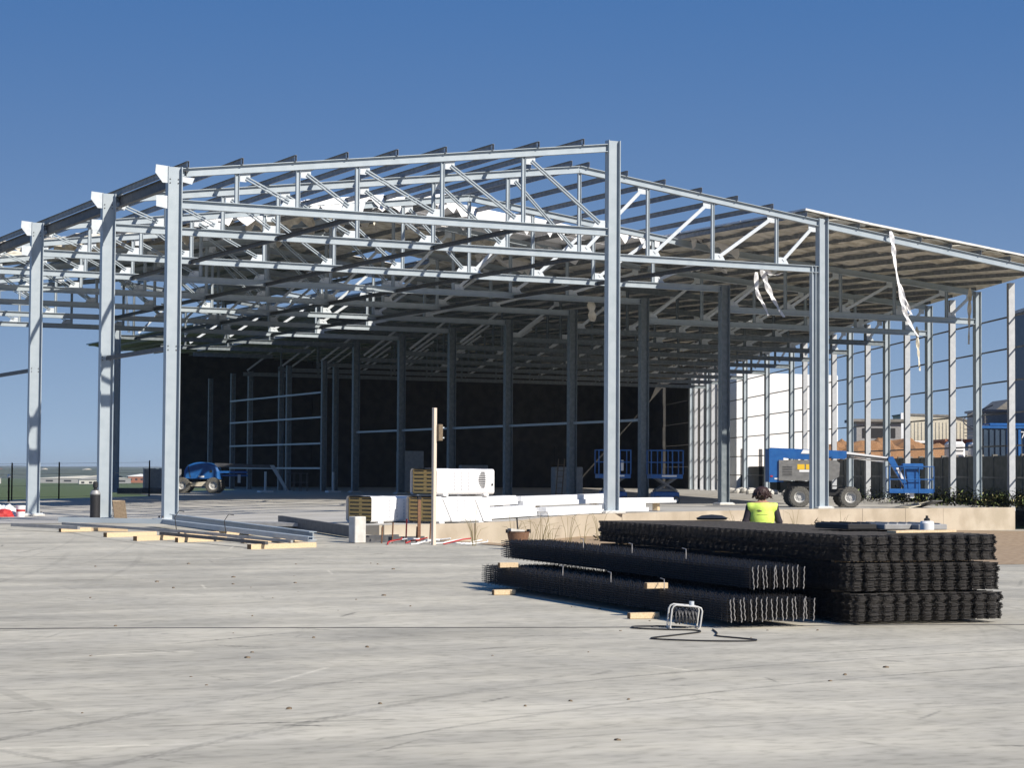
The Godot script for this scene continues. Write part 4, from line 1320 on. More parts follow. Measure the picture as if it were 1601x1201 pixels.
# ---------- machines ----------
func wheel(parent: Node, at: Vector3, r: float, w: float):
	var o := group_node("wheel", parent)
	o.position = at
	var bz := Basis(Vector3.RIGHT, PI / 2)
	if not cache.has("tyre%s" % r):
		var st := st_new()
		lathe(st, [Vector2(r * 0.56, -w / 2), Vector2(r * 0.92, -w / 2), Vector2(r, -w * 0.36), Vector2(r, w * 0.36), Vector2(r * 0.92, w / 2), Vector2(r * 0.56, w / 2), Vector2(r * 0.5, w * 0.3), Vector2(r * 0.5, -w * 0.3), Vector2(r * 0.56, -w / 2)], 28, bz)
		for k in 22:
			var a := TAU * k / 22.0
			for s in [-1.0, 1.0]: box(st, Vector3(cos(a + 0.06 * s) * r, sin(a + 0.06 * s) * r, s * w * 0.24), Vector3(r * 0.13, r * 0.06, w * 0.44), Basis(Vector3.BACK, a + 0.06 * s - PI / 2))
		cache["tyre%s" % r] = st.commit()
		st = st_new()
		lathe(st, [Vector2(0.0, w * 0.20), Vector2(r * 0.16, w * 0.20), Vector2(r * 0.18, w * 0.12), Vector2(r * 0.40, w * 0.08), Vector2(r * 0.50, w * 0.40), Vector2(r * 0.55, w * 0.42), Vector2(r * 0.55, w * 0.3), Vector2(r * 0.5, -w * 0.4), Vector2(0.0, -w * 0.4)], 24, bz)
		for k in 8: box(st, Vector3(cos(k * TAU / 8) * r * 0.26, sin(k * TAU / 8) * r * 0.26, w * 0.13), Vector3(r * 0.07, r * 0.07, w * 0.08))
		cache["rimm%s" % r] = st.commit()
	mi("tyre", cache["tyre%s" % r], M.tyre, o)
	mi("rim", cache["rimm%s" % r], M.rim, o)
func rail_cage(parent: Node, called: String, c: Vector3, L: float, W: float, H: float, mat: Material, r := 0.022):
	var st := st_new()
	for z in [-W / 2, W / 2]:
		for y in [H, H * 0.5]: tube(st, [c + Vector3(-L / 2, y, z), c + Vector3(L / 2, y, z)], r, 6)
		for k in 4: tube(st, [c + Vector3(-L / 2 + L * k / 3.0, 0, z), c + Vector3(-L / 2 + L * k / 3.0, H, z)], r, 6)
	for x in [-L / 2, L / 2]:
		for y in [H, H * 0.5]: tube(st, [c + Vector3(x, y, -W / 2), c + Vector3(x, y, W / 2)], r, 6)
	mi(called, st.commit(), mat, parent)
func boom_lift():
	var t := thing("boom_lift", "blue and grey articulated boom lift with its basket lowered, on the floor edge", "boom lift", F(32.0, 10.9), -0.47)
	var zw := 0.85
	for x in [-1.06, 1.06]:
		for z in [-zw, zw]: wheel(t, Vector3(x, 0.44, z), 0.44, 0.34)
	bx("chassis", t, M.black, Vector3(0, 0.62, 0), Vector3(2.7, 0.3, 1.0), 0.0, 0.03)
	for x in [-1.06, 1.06]: bx("axle", t, M.black, Vector3(x, 0.46, 0), Vector3(0.2, 0.2, 1.5))
	bx("turntable", t, M.black, Vector3(-0.6, 0.92, 0), Vector3(1.6, 0.34, 1.1), 0.0, 0.05)
	# engine cover with the counterweight behind it
	mi("engine_cover", prism_mesh([Vector2(-1.9, 1.12), Vector2(0.3, 1.12), Vector2(0.62, 1.3), Vector2(0.66, 1.86), Vector2(0.5, 1.98), Vector2(-1.9, 1.98)], 1.5), M.machine_grey, t)
	mi("counterweight", prism_mesh([Vector2(-2.3, 1.05), Vector2(-1.7, 1.05), Vector2(-1.7, 2.3), Vector2(-1.9, 2.46), Vector2(-2.3, 2.46)], 1.36), M.blue, t)
	for k in 6: bx("vent_slat", t, M.black, Vector3(-1.55, 1.35 + k * 0.07, 0.755), Vector3(0.4, 0.02, 0.012))
	bx("warning_label", t, M.yellow, Vector3(-0.98, 1.7, 0.755), Vector3(0.3, 0.22, 0.008))
	bx("warning_label", t, M.yellow, Vector3(-0.62, 1.7, 0.755), Vector3(0.3, 0.22, 0.008))
	bx("label_text_panel", t, M.white_panel, Vector3(-0.8, 1.53, 0.755), Vector3(0.5, 0.09, 0.008))
	# folded boom
	mi("lower_boom", prism_mesh([Vector2(-2.2, 2.16), Vector2(0.9, 2.04), Vector2(1.0, 2.1), Vector2(1.0, 2.38), Vector2(-2.2, 2.5)], 0.34), M.blue, t, Transform3D(Basis.IDENTITY, Vector3(0, 0, 0.2)))
	mi("boom_side_plate", prism_mesh([Vector2(-1.9, 2.1), Vector2(-1.2, 2.02), Vector2(-0.4, 2.0), Vector2(0.4, 2.14), Vector2(0.4, 2.3), Vector2(-1.9, 2.34)], 0.1), M.blue, t, Transform3D(Basis.IDENTITY, Vector3(0, 0, 0.43)))
	var lg := prism_mesh([Vector2(0, 0), Vector2(0.85, -0.02), Vector2(0.85, 0.14), Vector2(0.1, 0.16)], 0.012)
	mi("white_lettering_panel", lg, M.white_panel, t, Transform3D(Basis.IDENTITY, Vector3(-0.95, 2.26, 0.49)))
	mi("upper_boom", prism_mesh([Vector2(0.95, 2.18), Vector2(2.9, 1.98), Vector2(2.9, 2.12), Vector2(0.95, 2.36)], 0.2), M.white_panel, t, Transform3D(Basis.IDENTITY, Vector3(0, 0, 0.1)))
	mi("boom_cylinder", prism_mesh([Vector2(1.2, 2.06), Vector2(2.6, 1.90), Vector2(2.6, 1.96), Vector2(1.2, 2.14)], 0.1), M.white_panel, t, Transform3D(Basis.IDENTITY, Vector3(0, 0, 0.24)))
	mi("hose_track", prism_mesh([Vector2(1.0, 2.2), Vector2(2.8, 2.02), Vector2(2.8, 2.07), Vector2(1.0, 2.26)], 0.06), M.black, t, Transform3D(Basis.IDENTITY, Vector3(0, 0, 0.25)))
	mi("jib", prism_mesh([Vector2(2.78, 2.15), Vector2(2.95, 2.16), Vector2(3.7, 0.74), Vector2(3.55, 0.7), Vector2(2.74, 2.0)], 0.24), M.blue, t, Transform3D(Basis.IDENTITY, Vector3(0, 0, 0.25)))
	mi("jib_label", prism_mesh([Vector2(3.07, 1.68), Vector2(3.17, 1.70), Vector2(3.42, 1.2), Vector2(3.32, 1.18)], 0.012), M.white_panel, t, Transform3D(Basis.IDENTITY, Vector3(0, 0, 0.38)))
	for e in [[0.28, 0.02], [0.34, 0.05]]:
		var hs := st_new()
		tube(hs, [Vector3(-0.2, 2.02, e[0]), Vector3(0.5, 1.95 - e[1], e[0]), Vector3(1.0, 2.1 + e[1], e[0]), Vector3(1.9, 2.02, e[0]), Vector3(2.75, 1.98, e[0])], 0.018, 6)
		mi("hose", hs.commit(), M.black, t)
	bx("rear_lamp", t, M.red, Vector3(-2.2, 1.3, 0.69), Vector3(0.1, 0.06, 0.02))
	bx("step", t, M.black, Vector3(0.55, 0.9, 0.62), Vector3(0.4, 0.04, 0.2))
	bx("tie_down_label", t, M.white_panel, Vector3(-2.0, 1.2, 0.685), Vector3(0.16, 0.06, 0.008))
	bx("door_seam", t, M.black, Vector3(-0.2, 1.55, 0.752), Vector3(0.012, 0.8, 0.006))
	var b := group_node("basket", t)
	b.position = Vector3(3.7, 0.66, 0.1)
	bx("basket_floor", b, M.blue, Vector3.ZERO, Vector3(1.85, 0.07, 0.85))
	bx("kick_plate", b, M.blue, Vector3(0, 0.08, 0.42), Vector3(1.85, 0.14, 0.02))
	rail_cage(b, "guard_rail", Vector3.ZERO, 1.85, 0.85, 1.08, M.blue)
	bx("control_box", b, M.blue, Vector3(0.05, 1.08, 0.25), Vector3(0.9, 0.26, 0.34), 0.0, 0.04)
	mi("basket_mount", prism_mesh([Vector2(-0.2, 0.0), Vector2(0.3, 0.0), Vector2(0.28, 0.55), Vector2(0.12, 1.0), Vector2(-0.3, 1.0)], 0.4), M.blue, b, Transform3D(Basis.IDENTITY, Vector3(0.1, 0.02, 0.1)))
	bx("foot_switch", b, M.white_panel, Vector3(0.05, -0.12, 0.2), Vector3(0.16, 0.24, 0.16))
func old_lift():
	var t := thing("telescopic_lift", "rounded blue boom lift parked in the shade deep inside the hall", "boom lift", F(21.75, 62.0), -0.47)
	for x in [-0.95, 0.95]:
		for z in [-0.85, 0.85]: wheel(t, Vector3(x, 0.48, z), 0.48, 0.36)
	mi("chassis", prism_mesh([Vector2(-1.2, 0.42), Vector2(1.2, 0.42), Vector2(1.3, 0.8), Vector2(0.5, 0.72), Vector2(-0.4, 0.66), Vector2(-1.3, 0.8)], 1.3), M.cream, t)
	var hood := []
	for k in 13:
		var a := PI * k / 12.0
		hood.append(Vector2(0.15 + 1.15 * -cos(a) * (1.0 if k > 6 else 0.92), 0.86 + pow(sin(a), 0.55) * 1.05))
	var hm := group_node("hood", t)
	var st := st_new()
	prism(st, hood, -0.62, 0.62)
	for s in [-1.0, 1.0]:
		var inner := []
		for v in hood: inner.append(Vector2(lerpf(v.x, 0.15, 0.12), lerpf(v.y, 1.2, 0.12)))
		for i in hood.size() - 1: quad(st, Vector3(hood[i].x, hood[i].y, 0.62 * s), Vector3(hood[i + 1].x, hood[i + 1].y, 0.62 * s), Vector3(inner[i + 1].x, inner[i + 1].y, 0.74 * s), Vector3(inner[i].x, inner[i].y, 0.74 * s), Vector3(0, 0.4, s))
		prism(st, inner, 0.735 * s, 0.74 * s)
	mi("hood_shell", st.commit(), M.blue, hm)
	bx("lamp_opening", hm, M.black, Vector3(0.78, 1.35, 0.75), Vector3(0.16, 0.16, 0.02), 0.0, 0.008)
	mi("panel_seam", prism_mesh([Vector2(-0.5, 0.95), Vector2(-0.44, 0.95), Vector2(-0.62, 1.75), Vector2(-0.68, 1.75)], 0.012), M.navy, hm, Transform3D(Basis.IDENTITY, Vector3(0, 0, 0.745)))
	bx("badge", hm, M.white_panel, Vector3(0.2, 1.02, 0.747), Vector3(0.34, 0.1, 0.008))
	mi("boom", prism_mesh([Vector2(0.9, 1.62), Vector2(4.5, 1.56), Vector2(4.5, 1.76), Vector2(0.9, 1.86)], 0.3), M.dark_steel, t, Transform3D(Basis.IDENTITY, Vector3(0, 0, -0.1)))
	bx("boom_arm", t, M.blue, Vector3(2.0, 1.3, 0.2), Vector3(1.9, 0.14, 0.16), 0.0, 0.02)
	bx("boom_arm", t, M.blue, Vector3(2.1, 1.1, -0.1), Vector3(1.7, 0.12, 0.16), 0.0, 0.02)
	mi("jib", prism_mesh([Vector2(4.3, 1.75), Vector2(4.55, 1.75), Vector2(5.5, 0.15), Vector2(5.3, 0.15)], 0.2), M.steel, t)
	rail_cage(t, "basket", Vector3(6.0, 0.15, 0), 1.2, 0.8, 1.1, M.dark_steel)
	bx("cable_guide", t, M.plate, Vector3(2.45, 0.9, 0.3), Vector3(0.16, 0.5, 0.1), 0.3)
func scissor_lift(label: String, at: Vector3, h: float, detail: bool):
	var t := thing("scissor_lift", label, "scissor lift", at, -0.3, "scissor lifts")
	bx("base", t, M.blue, Vector3(0, 0.34, 0), Vector3(1.2, 0.4, 0.8), 0.0, 0.05)
	bx("base_cover", t, M.machine_grey, Vector3(0.0, 0.62, 0.0), Vector3(0.9, 0.16, 0.6), 0.0, 0.03)
	for x in [-0.44, 0.44]:
		for z in [-0.38, 0.38]: wheel(t, Vector3(x, 0.17, z), 0.17, 0.12)
	for z in [-0.3, 0.3]:
		member("scissor_arm", t, bar(0.05, 0.09), M.machine_grey, Vector3(-0.5, 0.56, z), Vector3(0.5, h - 0.05, z))
		member("scissor_arm", t, bar(0.05, 0.09), M.machine_grey, Vector3(0.5, 0.56, z + 0.06), Vector3(-0.5, h - 0.05, z + 0.06))
	bx("platform", t, M.blue, Vector3(0, h, 0), Vector3(1.5, 0.2, 0.85), 0.0, 0.01)
	rail_cage(t, "guard_rail", Vector3(0, h + 0.1, 0), 1.5, 0.85, 1.1, M.blue, 0.03)
	bx("name_panel", t, M.white_panel, Vector3(0.1, h + 0.02, 0.43), Vector3(0.7, 0.08, 0.008))
	if detail:
		bx("control_box", t, M.white_panel, Vector3(-0.1, h + 0.75, 0.3), Vector3(0.5, 0.2, 0.15), 0.0, 0.03)
		bx("control_panel", t, M.white_panel, Vector3(0.35, h + 0.5, 0.3), Vector3(0.16, 0.5, 0.1), 0.0, 0.02)
func machines():
	boom_lift()
	old_lift()
	scissor_lift("blue scissor lift with its platform raised slightly, in the light between two columns", F(30.5, 21.2), 1.25, false)
	scissor_lift("blue scissor lift with white control boxes, in shadow behind the tall front column", F(28.3, 22.2), 1.25, true)
	# bits around the left columns
	var b := thing("leaning_board", "brown board leaning against the second open-side column", "board", F(0.28, 6.3), 0.3)
	mi("sheet", box_mesh(Vector3(0.5, 0.66, 0.03), 0.004), M.brown_board, b, Transform3D(Basis(Vector3.RIGHT, -0.12) * Basis(Vector3.BACK, 0.08), Vector3(0, 0.33, 0)))
	bx("edge_strip", b, M.timber, Vector3(-0.01, 0.665, -0.075), Vector3(0.5, 0.02, 0.035))
	var g := thing("gas_cylinder", "black gas cylinder standing left of the second open-side column", "gas cylinder", F(-0.45, 6.7))
	var st := st_new()
	lathe(st, [Vector2(0, 0), Vector2(0.16, 0.0), Vector2(0.17, 0.05), Vector2(0.17, 0.92), Vector2(0.12, 1.02), Vector2(0.05, 1.07), Vector2(0.05, 1.1)], 18)
	mi("bottle", st.commit(), M.black, g)
	st = st_new()
	lathe(st, [Vector2(0.05, 1.1), Vector2(0.085, 1.12), Vector2(0.085, 1.28), Vector2(0.05, 1.32), Vector2(0.0, 1.32)], 14)
	mi("valve_cap", st.commit(), M.black, g)
	st = st_new()
	lathe(st, [Vector2(0.172, 0.88), Vector2(0.174, 0.92), Vector2(0.124, 1.022)], 18)
	mi("grey_shoulder", st.commit(), M.galv_fence, g)
	var wb := thing("white_bucket", "white bucket standing at the foot of the third open-side column", "bucket", F(-0.75, 15.6))
	st = st_new()
	lathe(st, [Vector2(0, 0), Vector2(0.15, 0.0), Vector2(0.18, 0.42), Vector2(0.19, 0.43), Vector2(0.17, 0.42), Vector2(0.14, 0.04), Vector2(0, 0.04)], 18)
	mi("pail", st.commit(), M.white_panel, wb)
	st = st_new()
	lathe(st, [Vector2(0.166, 0.2), Vector2(0.171, 0.28)], 18)
	mi("red_print_band", st.commit(), M.red, wb)
	for e in [["crumpled white plastic bag heaped behind the white bucket", -1.1, 16.4, 0.5, M.film], ["grey plastic bag heaped furthest left behind the white bucket", -1.7, 16.6, 0.62, M.film], ["dark red sack lying left of the white bucket", -1.35, 15.7, 0.36, M.red]]:
		var o := thing("sack", e[0], "sack", F(e[1], e[2]), 0.4, "sacks heaped by the third column")
		st = st_new()
		var nz := FastNoiseLite.new()
		nz.seed = int(e[3] * 100)
		nz.frequency = 2.5
		var r: float = e[3]
		var n := 14
		for i in 7:
			for j in n:
				var q := []
				for c in [[i, j], [i + 1, j], [i + 1, j + 1], [i, j + 1]]:
					var la: float = c[0] / 7.0 * PI / 2
					var lo: float = c[1] % n * TAU / n
					var v := Vector3(cos(la) * cos(lo), sin(la) * 0.8, cos(la) * sin(lo))
					q.append(v * r * (1.0 + 0.35 * nz.get_noise_3dv(v)))
				quad(st, q[0], q[1], q[2], q[3], q[0])
		mi("bag", st.commit(), e[4], o)
	# rags and film hanging from the roof
	var strips := [["long white film strip hanging from the covered roof edge, longest of all", [P(32.62, 11.35, 6.95), P(32.65, 10.9, 6.85), P(32.77, 9.81, 6.8), P(33.08, 8.25, 6.7), P(33.35, 7.6, 6.65), P(33.75, 7.05, 6.6)], 0.21, M.film], ["shorter white film tail hanging beside the longest strip", [P(33.0, 9.2, 6.85), P(33.25, 8.5, 6.8), P(33.56, 7.95, 6.8)], 0.16, M.film], ["white film strip hanging from the truss left of the double column", [P(27.7, 9.75, 9.0), P(27.95, 9.1, 9.0), P(28.2, 8.5, 8.9), P(28.72, 7.8, 8.9)], 0.26, M.film], ["white film tail left of the strip by the double column", [P(27.5, 9.6, 9.1), P(27.55, 8.8, 9.1), P(27.85, 8.3, 9.1), P(28.1, 7.85, 9.1)], 0.2, M.film], ["bunched white film caught on the truss by the double column", [P(27.0, 9.72, 9.0), P(27.6, 9.78, 8.95), P(28.2, 9.5, 9.0), P(28.7, 9.62, 9.0)], 0.36, M.film], ["torn tan rag hanging by the outer frame column", [P(42.45, 10.0, 14.0), P(42.4, 8.6, 14.0), P(42.37, 7.4, 14.0)], 0.2, M.insul], ["torn tan rag hanging deeper by the second frame column", [P(45.6, 8.8, 22.0), P(45.7, 7.6, 22.0), P(45.8, 6.6, 22.0)], 0.2, M.insul], ["torn tan scrap dangling from the trusses behind the tall front column", [P(28.6, 9.6, 24.9), P(28.65, 9.1, 24.9), P(28.7, 8.6, 24.9)], 0.4, M.insul]]
	for e in strips:
		var pts: Array = e[1]
		st = st_new()
		var cv := Curve3D.new()
		for i in pts.size():
			var tan: Vector3 = (pts[mini(i + 1, pts.size() - 1)] - pts[maxi(i - 1, 0)]) / 6.0
			cv.add_point(pts[i], -tan, tan)
		cv.bake_interval = 0.12
		var bp := cv.get_baked_points()
		var prev := []
		for i in bp.size():
			var sq := 0.55 + 0.45 * absf(sin(i * 0.45))
			var tw := 0.5 * sin(i * 0.21)
			var s := Vector3(cos(tw), 0, sin(tw)) * float(e[2]) * 0.5 * sq
			var cur := [bp[i] - s, bp[i] + Vector3(0, 0, 0.05 * sin(i * 0.9)), bp[i] + s]
			if not prev.is_empty():
				for k in 2: quad(st, prev[k], prev[k + 1], cur[k + 1], cur[k], Vector3(0, 0.1, 1))
			prev = cur
		tag(mi("hanging_strip", st.commit(), e[3], self), e[0], "strip", "strips hanging from the roof")
	# small things on the hall floor
	var lad := thing("ladder", "brown wooden ladder leaning on an inner column in the dark", "ladder", F(31.1, 32.4), 0.2)
	for s in [-0.2, 0.2]: member("rail", lad, bar(0.04, 0.07), M.brown_board, Vector3(s - 0.45, 0, 0.3), Vector3(s, 2.1, 0))
	for k in 6: member("rung", lad, bar(0.03, 0.03), M.brown_board, Vector3(-0.62 + 0.07 * k, 0.3 + 0.3 * k, 0.26 - 0.04 * k), Vector3(-0.18 + 0.07 * k, 0.3 + 0.3 * k, 0.26 - 0.04 * k))
	for e in [["pale wrapped crate standing deep in the dark hall, left of the others", 35.0, 60.0, 2.6], ["pale wrapped crate in the dark hall beside the third inner column", 35.6, 52.0, 1.7], ["pale wrapped crate in the dark hall nearest the ladder", 36.6, 42.0, 1.6]]:
		var o := thing("wrapped_crate", e[0], "crate", F(e[1], e[2]), -0.3, "crates in the dark hall")
		bx("load", o, M.galv_fence, Vector3(0, e[3] / 2 + 0.12, 0), Vector3(1.6, e[3], 1.2), 0.0, 0.04)
		bx("pallet", o, M.timber, Vector3(0, 0.06, 0), Vector3(1.6, 0.12, 1.2))
	for e in [["white stand lamp post on a pale foot deep in the hall", 27.5, 66.0], ["short white barrier post on the hall floor", 32.2, 66.0]]:
		var o := thing("site_post", e[0], "post", F(e[1], e[2]), 0.0, "posts in the hall")
		bx("upright", o, M.plate, Vector3(0, 0.7, 0), Vector3(0.12, 1.3, 0.1))
		bx("foot", o, M.white_panel, Vector3(0, 0.06, 0), Vector3(0.9, 0.12, 0.6))
	# loose boards and rubble by the side wall
	for k in 4:
		var x := rng.randf_range(34.4, 36.8)
		var z := rng.randf_range(8.9, 10.4)
		var o := thing("scrap_board", "%s scrap board in the heap right of the boom lift" % ["grey", "pale", "dark", "greenish"][k % 4], "board", F(x, z, 0.05 + 0.03 * (k % 4)), rng.randf() * TAU, "scrap boards by the boom lift")
		mi("board", box_mesh(Vector3(1.7, 0.03, 0.5)), [M.galv_fence, M.cream, M.dark_steel, M.dark_wall][k % 4], o, Transform3D(Basis(Vector3.BACK, rng.randf_range(-0.2, 0.25)), Vector3(0, 0.06, 0)))
	for k in 12:
		var x := rng.randf_range(56.0, 66.0)
		var o := thing("rubble_piece", "pale rubble piece lying by the far side-wall posts", "rubble", F(x, 48.0 + (x - 56.0) * 2.2 + rng.randf_range(-2, 2)), rng.randf() * TAU, "rubble by the far posts")
		mi("lump", box_mesh(Vector3(0.9, 0.4, 0.6), 0.12), M.pad, o, Transform3D(Basis(Vector3.BACK, rng.randf_range(-0.3, 0.3)), Vector3(0, 0.15, 0)))

# ---------- surroundings ----------
func side_weeds():
	var st := st_new()
	for k in 900:
		var s := rng.randf()
		var z := lerpf(9.6, 30.0, s * s)
		var x := wallx(z) + rng.randf_range(-4.6, 9.0)
		if z < 10.4 and x > 42.0: continue
		if x < wallx(z) - 3.0 and z < 11.5: continue
		var h := rng.randf_range(0.22, 0.85)
		var c := Color(0.11, 0.15, 0.045) if rng.randf() < 0.65 else Color(0.24, 0.22, 0.09)
		leaves(st, P(x, 0.02 + h * 0.45, z), Vector3(0.5, h * 0.6, 0.5), 18, 0.075, c, c * 2.1)
	tag(mi("weeds", st.commit(), M.leaf, self), "dense green weeds growing under the side wall posts", "weeds", "", "stuff")
func gable_house(called: String, label: String, category: String, at: Vector3, turn: float, w: float, d: float, h: float, rise: float, wm: Material, rm: Material, group := "", wins := 0):
	var t := thing(called, label, category, at, turn, group)
	bx("wall", t, wm, Vector3(0, h / 2, 0), Vector3(w, h, d))
	var o := 0.25
	mi("roof", prism_mesh([Vector2(-w / 2 - o, h), Vector2(w / 2 + o, h), Vector2(w / 2 + o, h + 0.15), Vector2(0, h + rise), Vector2(-w / 2 - o, h + 0.15)], d + 2 * o), rm, t)
	for k in wins: bx("window", t, M.black, Vector3(-w / 2 + w * (k + 0.5) / wins, h * 0.55, d / 2 + 0.01), Vector3(w / wins * 0.4, h * 0.3, 0.06))
	return t
func surroundings():
	# raised ground and its boundary wall on the right
	var a := Vector2(69.4, 62.0)
	var b := Vector2(52.0, 18.0)
	var st := st_new()
	var n := Vector2(0.93, -0.37)
	var c := [a, b, b + n * 160.0, a + n * 160.0 + Vector2(0, 120), a + Vector2(25, 60)]
	var ix := Geometry2D.triangulate_polygon(PackedVector2Array(c))
	for k in range(0, ix.size(), 3): tri(st, P(c[ix[k]].x, 2.05, c[ix[k]].y), P(c[ix[k + 1]].x, 2.05, c[ix[k + 1]].y), P(c[ix[k + 2]].x, 2.05, c[ix[k + 2]].y), Vector3.UP)
	tag(mi("raised_ground", st.commit(), M.dirt, self), "", "", "", "structure")
	var w := thing("boundary_wall", "dark precast concrete boundary wall behind the side posts", "wall")
	for k in 20:
		var p := a.lerp(b, (k + 0.5) / 20.0)
		bx("panel", w, M.dark_wall, P(p.x, 1.0 + 0.02 * (k % 2), p.y), Vector3(0.14, 2.9, 2.34), -0.377)
		bx("pier", w, M.dark_wall, P(a.lerp(b, k / 20.0).x, 1.05, a.lerp(b, k / 20.0).y), Vector3(0.26, 3.0, 0.26), -0.377)
	# heap of wood chips
	var hp := thing("wood_heap", "orange heap of wood chips behind the boundary wall", "heap", P(79.5, 2.05, 69.5), -0.35)
	st = st_new()
	var nz := FastNoiseLite.new()
	nz.seed = 3
	nz.frequency = 0.35
	var N := 26
	var hgt := func(i: int, j: int):
		var x: float = (i / float(N) - 0.5) * 15.0
		var z: float = (j / float(N) - 0.5) * 7.0
		var e := clampf(1.0 - pow(absf(x) / 7.4, 3.0) - pow(absf(z) / 3.4, 2.0), 0.0, 1.0)
		return Vector3(x, e * (1.9 + 0.9 * nz.get_noise_2d(x, z) + rng.randf_range(-0.2, 0.2)), z)
	var gr := []
	for i in N + 1:
		gr.append([])
		for j in N + 1: gr[i].append(hgt.call(i, j))
	for i in N:
		for j in N: quad(st, gr[i][j], gr[i + 1][j], gr[i + 1][j + 1], gr[i][j + 1], Vector3.UP)
	mi("chips", st.commit(), M.chips, hp)
	# buildings behind
	var be := thing("beige_shed", "beige corrugated metal shed behind the wood heap", "shed", P(126.0, 2.0, 123.0), -0.47)
	mi("wall", prism_mesh([Vector2(-3.6, 0), Vector2(4.2, 0), Vector2(4.2, 5.0), Vector2(1.0, 5.75), Vector2(-3.6, 5.9)], 8.0), M.cream, be)
	for k in 18: bx("rib", be, M.cream, Vector3(-3.4 + k * 0.38, 2.6, 4.03), Vector3(0.1, 5.0, 0.06))
	bx("corner_post", be, M.white_panel, Vector3(-3.75, 3.0, 3.9), Vector3(0.9, 6.2, 0.5))
	bx("corner_post", be, M.white_panel, Vector3(4.0, 2.4, 4.05), Vector3(1.3, 4.7, 0.3))
	mi("roof_edge", prism_mesh([Vector2(-3.7, 5.9), Vector2(1.0, 5.75), Vector2(4.4, 4.98), Vector2(4.4, 5.1), Vector2(1.0, 5.92), Vector2(-3.7, 6.05)], 8.3), M.dark_wall, be)
	var lean := thing("lean_to_roof", "low white roof edge in front of the beige shed", "roof", P(120.5, 2.0, 117.0), -0.47)
	bx("roof_sheet", lean, M.white_panel, Vector3(0, 2.9, 0), Vector3(8.6, 0.25, 4.0))
	for x in [-4.0, 0.0, 4.0]: bx("post", lean, M.dark_wall, Vector3(x, 1.4, 1.8), Vector3(0.2, 2.8, 0.2))
	bx("back_wall", lean, M.dark_wall, Vector3(0, 1.4, -1.9), Vector3(8.4, 2.8, 0.2))
	var gs := thing("grey_shed", "grey shed with a wide dark opening left of the beige shed", "shed", P(113.4, 2.0, 116.5), -0.47)
	bx("wall", gs, M.galv_fence, Vector3(0, 2.4, 0), Vector3(4.6, 4.8, 5.0))
	bx("opening", gs, M.black, Vector3(0, 3.7, 2.52), Vector3(3.4, 1.0, 0.06))
	bx("roof", gs, M.dark_wall, Vector3(0, 5.0, 0), Vector3(5.4, 0.3, 5.8))
	for k in 5: bx("slat", gs, M.navy, Vector3(0, 0.8 + 0.45 * k, 2.53), Vector3(3.6, 0.18, 0.05))
	for e in [["brick building with a low red roof right of the wood heap", 97.0, 78.0, 9.0, 2.2, M.brick, M.brick], ["pale flat block between the spiral stair and the navy building", 104.0, 82.0, 9.0, 4.9, M.galv_fence, M.galv_fence]]:
		var o := thing("low_building", e[0], "building", P(e[1], 2.0, e[2]), -0.47, "low buildings beyond the wall")
		bx("wall", o, e[5], Vector3(0, e[4] / 2, 0), Vector3(e[3], e[4], 6.0))
		bx("roof", o, e[6], Vector3(0, e[4] + 0.1, 0), Vector3(e[3] + 0.4, 0.2, 6.4))
		for k in 4: bx("window", o, M.black, Vector3(-e[3] / 2 + e[3] * (k + 0.5) / 4.0, e[4] * 0.6, 3.02), Vector3(0.9, 0.7, 0.06))
	gable_house("dark_gable", "small dark gabled roof peak left of the navy building", "building", P(113.0, 2.0, 96.0), -0.47, 3.4, 7.0, 5.0, 1.6, M.navy, M.dark_wall)
	var nb := thing("navy_building", "tall navy blue clad building at the right edge", "building", P(103.2, 2.0, 71.5), -0.47)
	bx("wall", nb, M.navy, Vector3(1.2, 6.6, 0), Vector3(15.0, 13.2, 12.0))
	for k in 10: bx("cladding_panel", nb, M.navy, Vector3(-5.55 + 1.5 * k, 6.6, 6.03), Vector3(1.44, 13.1, 0.06))
	bx("parapet", nb, M.galv_fence, Vector3(1.2, 13.3, 0), Vector3(15.2, 0.25, 12.2))
	# spiral stair
	var ss := thing("spiral_stair", "fan-like steel spiral stair between the sheds and the blue container", "stair", P(92.0, 2.05, 73.0))
	st = st_new()
	tube(st, [Vector3.ZERO, Vector3(0, 4.4, 0)], 0.1, 8)
	mi("centre_post", st.commit(), M.dark_steel, ss)
	for k in 14:
		var an := k * 0.42
		member("tread", ss, bar(0.3, 0.05), M.dark_steel, Vector3(0, 0.3 + k * 0.28, 0), Vector3(cos(an) * 1.7, 0.3 + k * 0.28, sin(an) * 1.7))
	st = st_new()
	var hr := []
	for k in 30: hr.append(Vector3(cos(k * 0.2) * 1.7, 1.2 + k * 0.135, sin(k * 0.2) * 1.7))
	tube(st, hr, 0.05, 6)
	mi("hand_rail", st.commit(), M.dark_steel, ss)
	# blue container
	var ct := thing("blue_container", "blue corrugated waste container with white figures, behind the boundary wall", "container", P(66.2, 2.05, 39.2), -0.47)
	bx("box", ct, M.navy, Vector3(0.8, 1.2, 0), Vector3(5.6, 2.1, 2.2))
	for k in 16: bx("rib", ct, M.blue if k > 3 else M.navy, Vector3(-1.9 + 0.35 * k, 1.2, 1.13), Vector3(0.16, 1.9, 0.1))
	bx("top_rail", ct, M.blue, Vector3(0.8, 2.3, 1.1), Vector3(5.8, 0.16, 0.2))
	bx("cover", ct, M.blue, Vector3(0.9, 2.45, 0.0), Vector3(5.0, 0.18, 1.9), 0.0, 0.05)
	for x in [-1.5, 0.4, 2.6]: bx("skid", ct, M.timber, Vector3(x, 0.08, 0.9), Vector3(0.4, 0.15, 0.5))
	var tm := TextMesh.new()
	tm.text = "72"
	tm.font_size = 48
	tm.pixel_size = 0.011
	tm.depth = 0.02
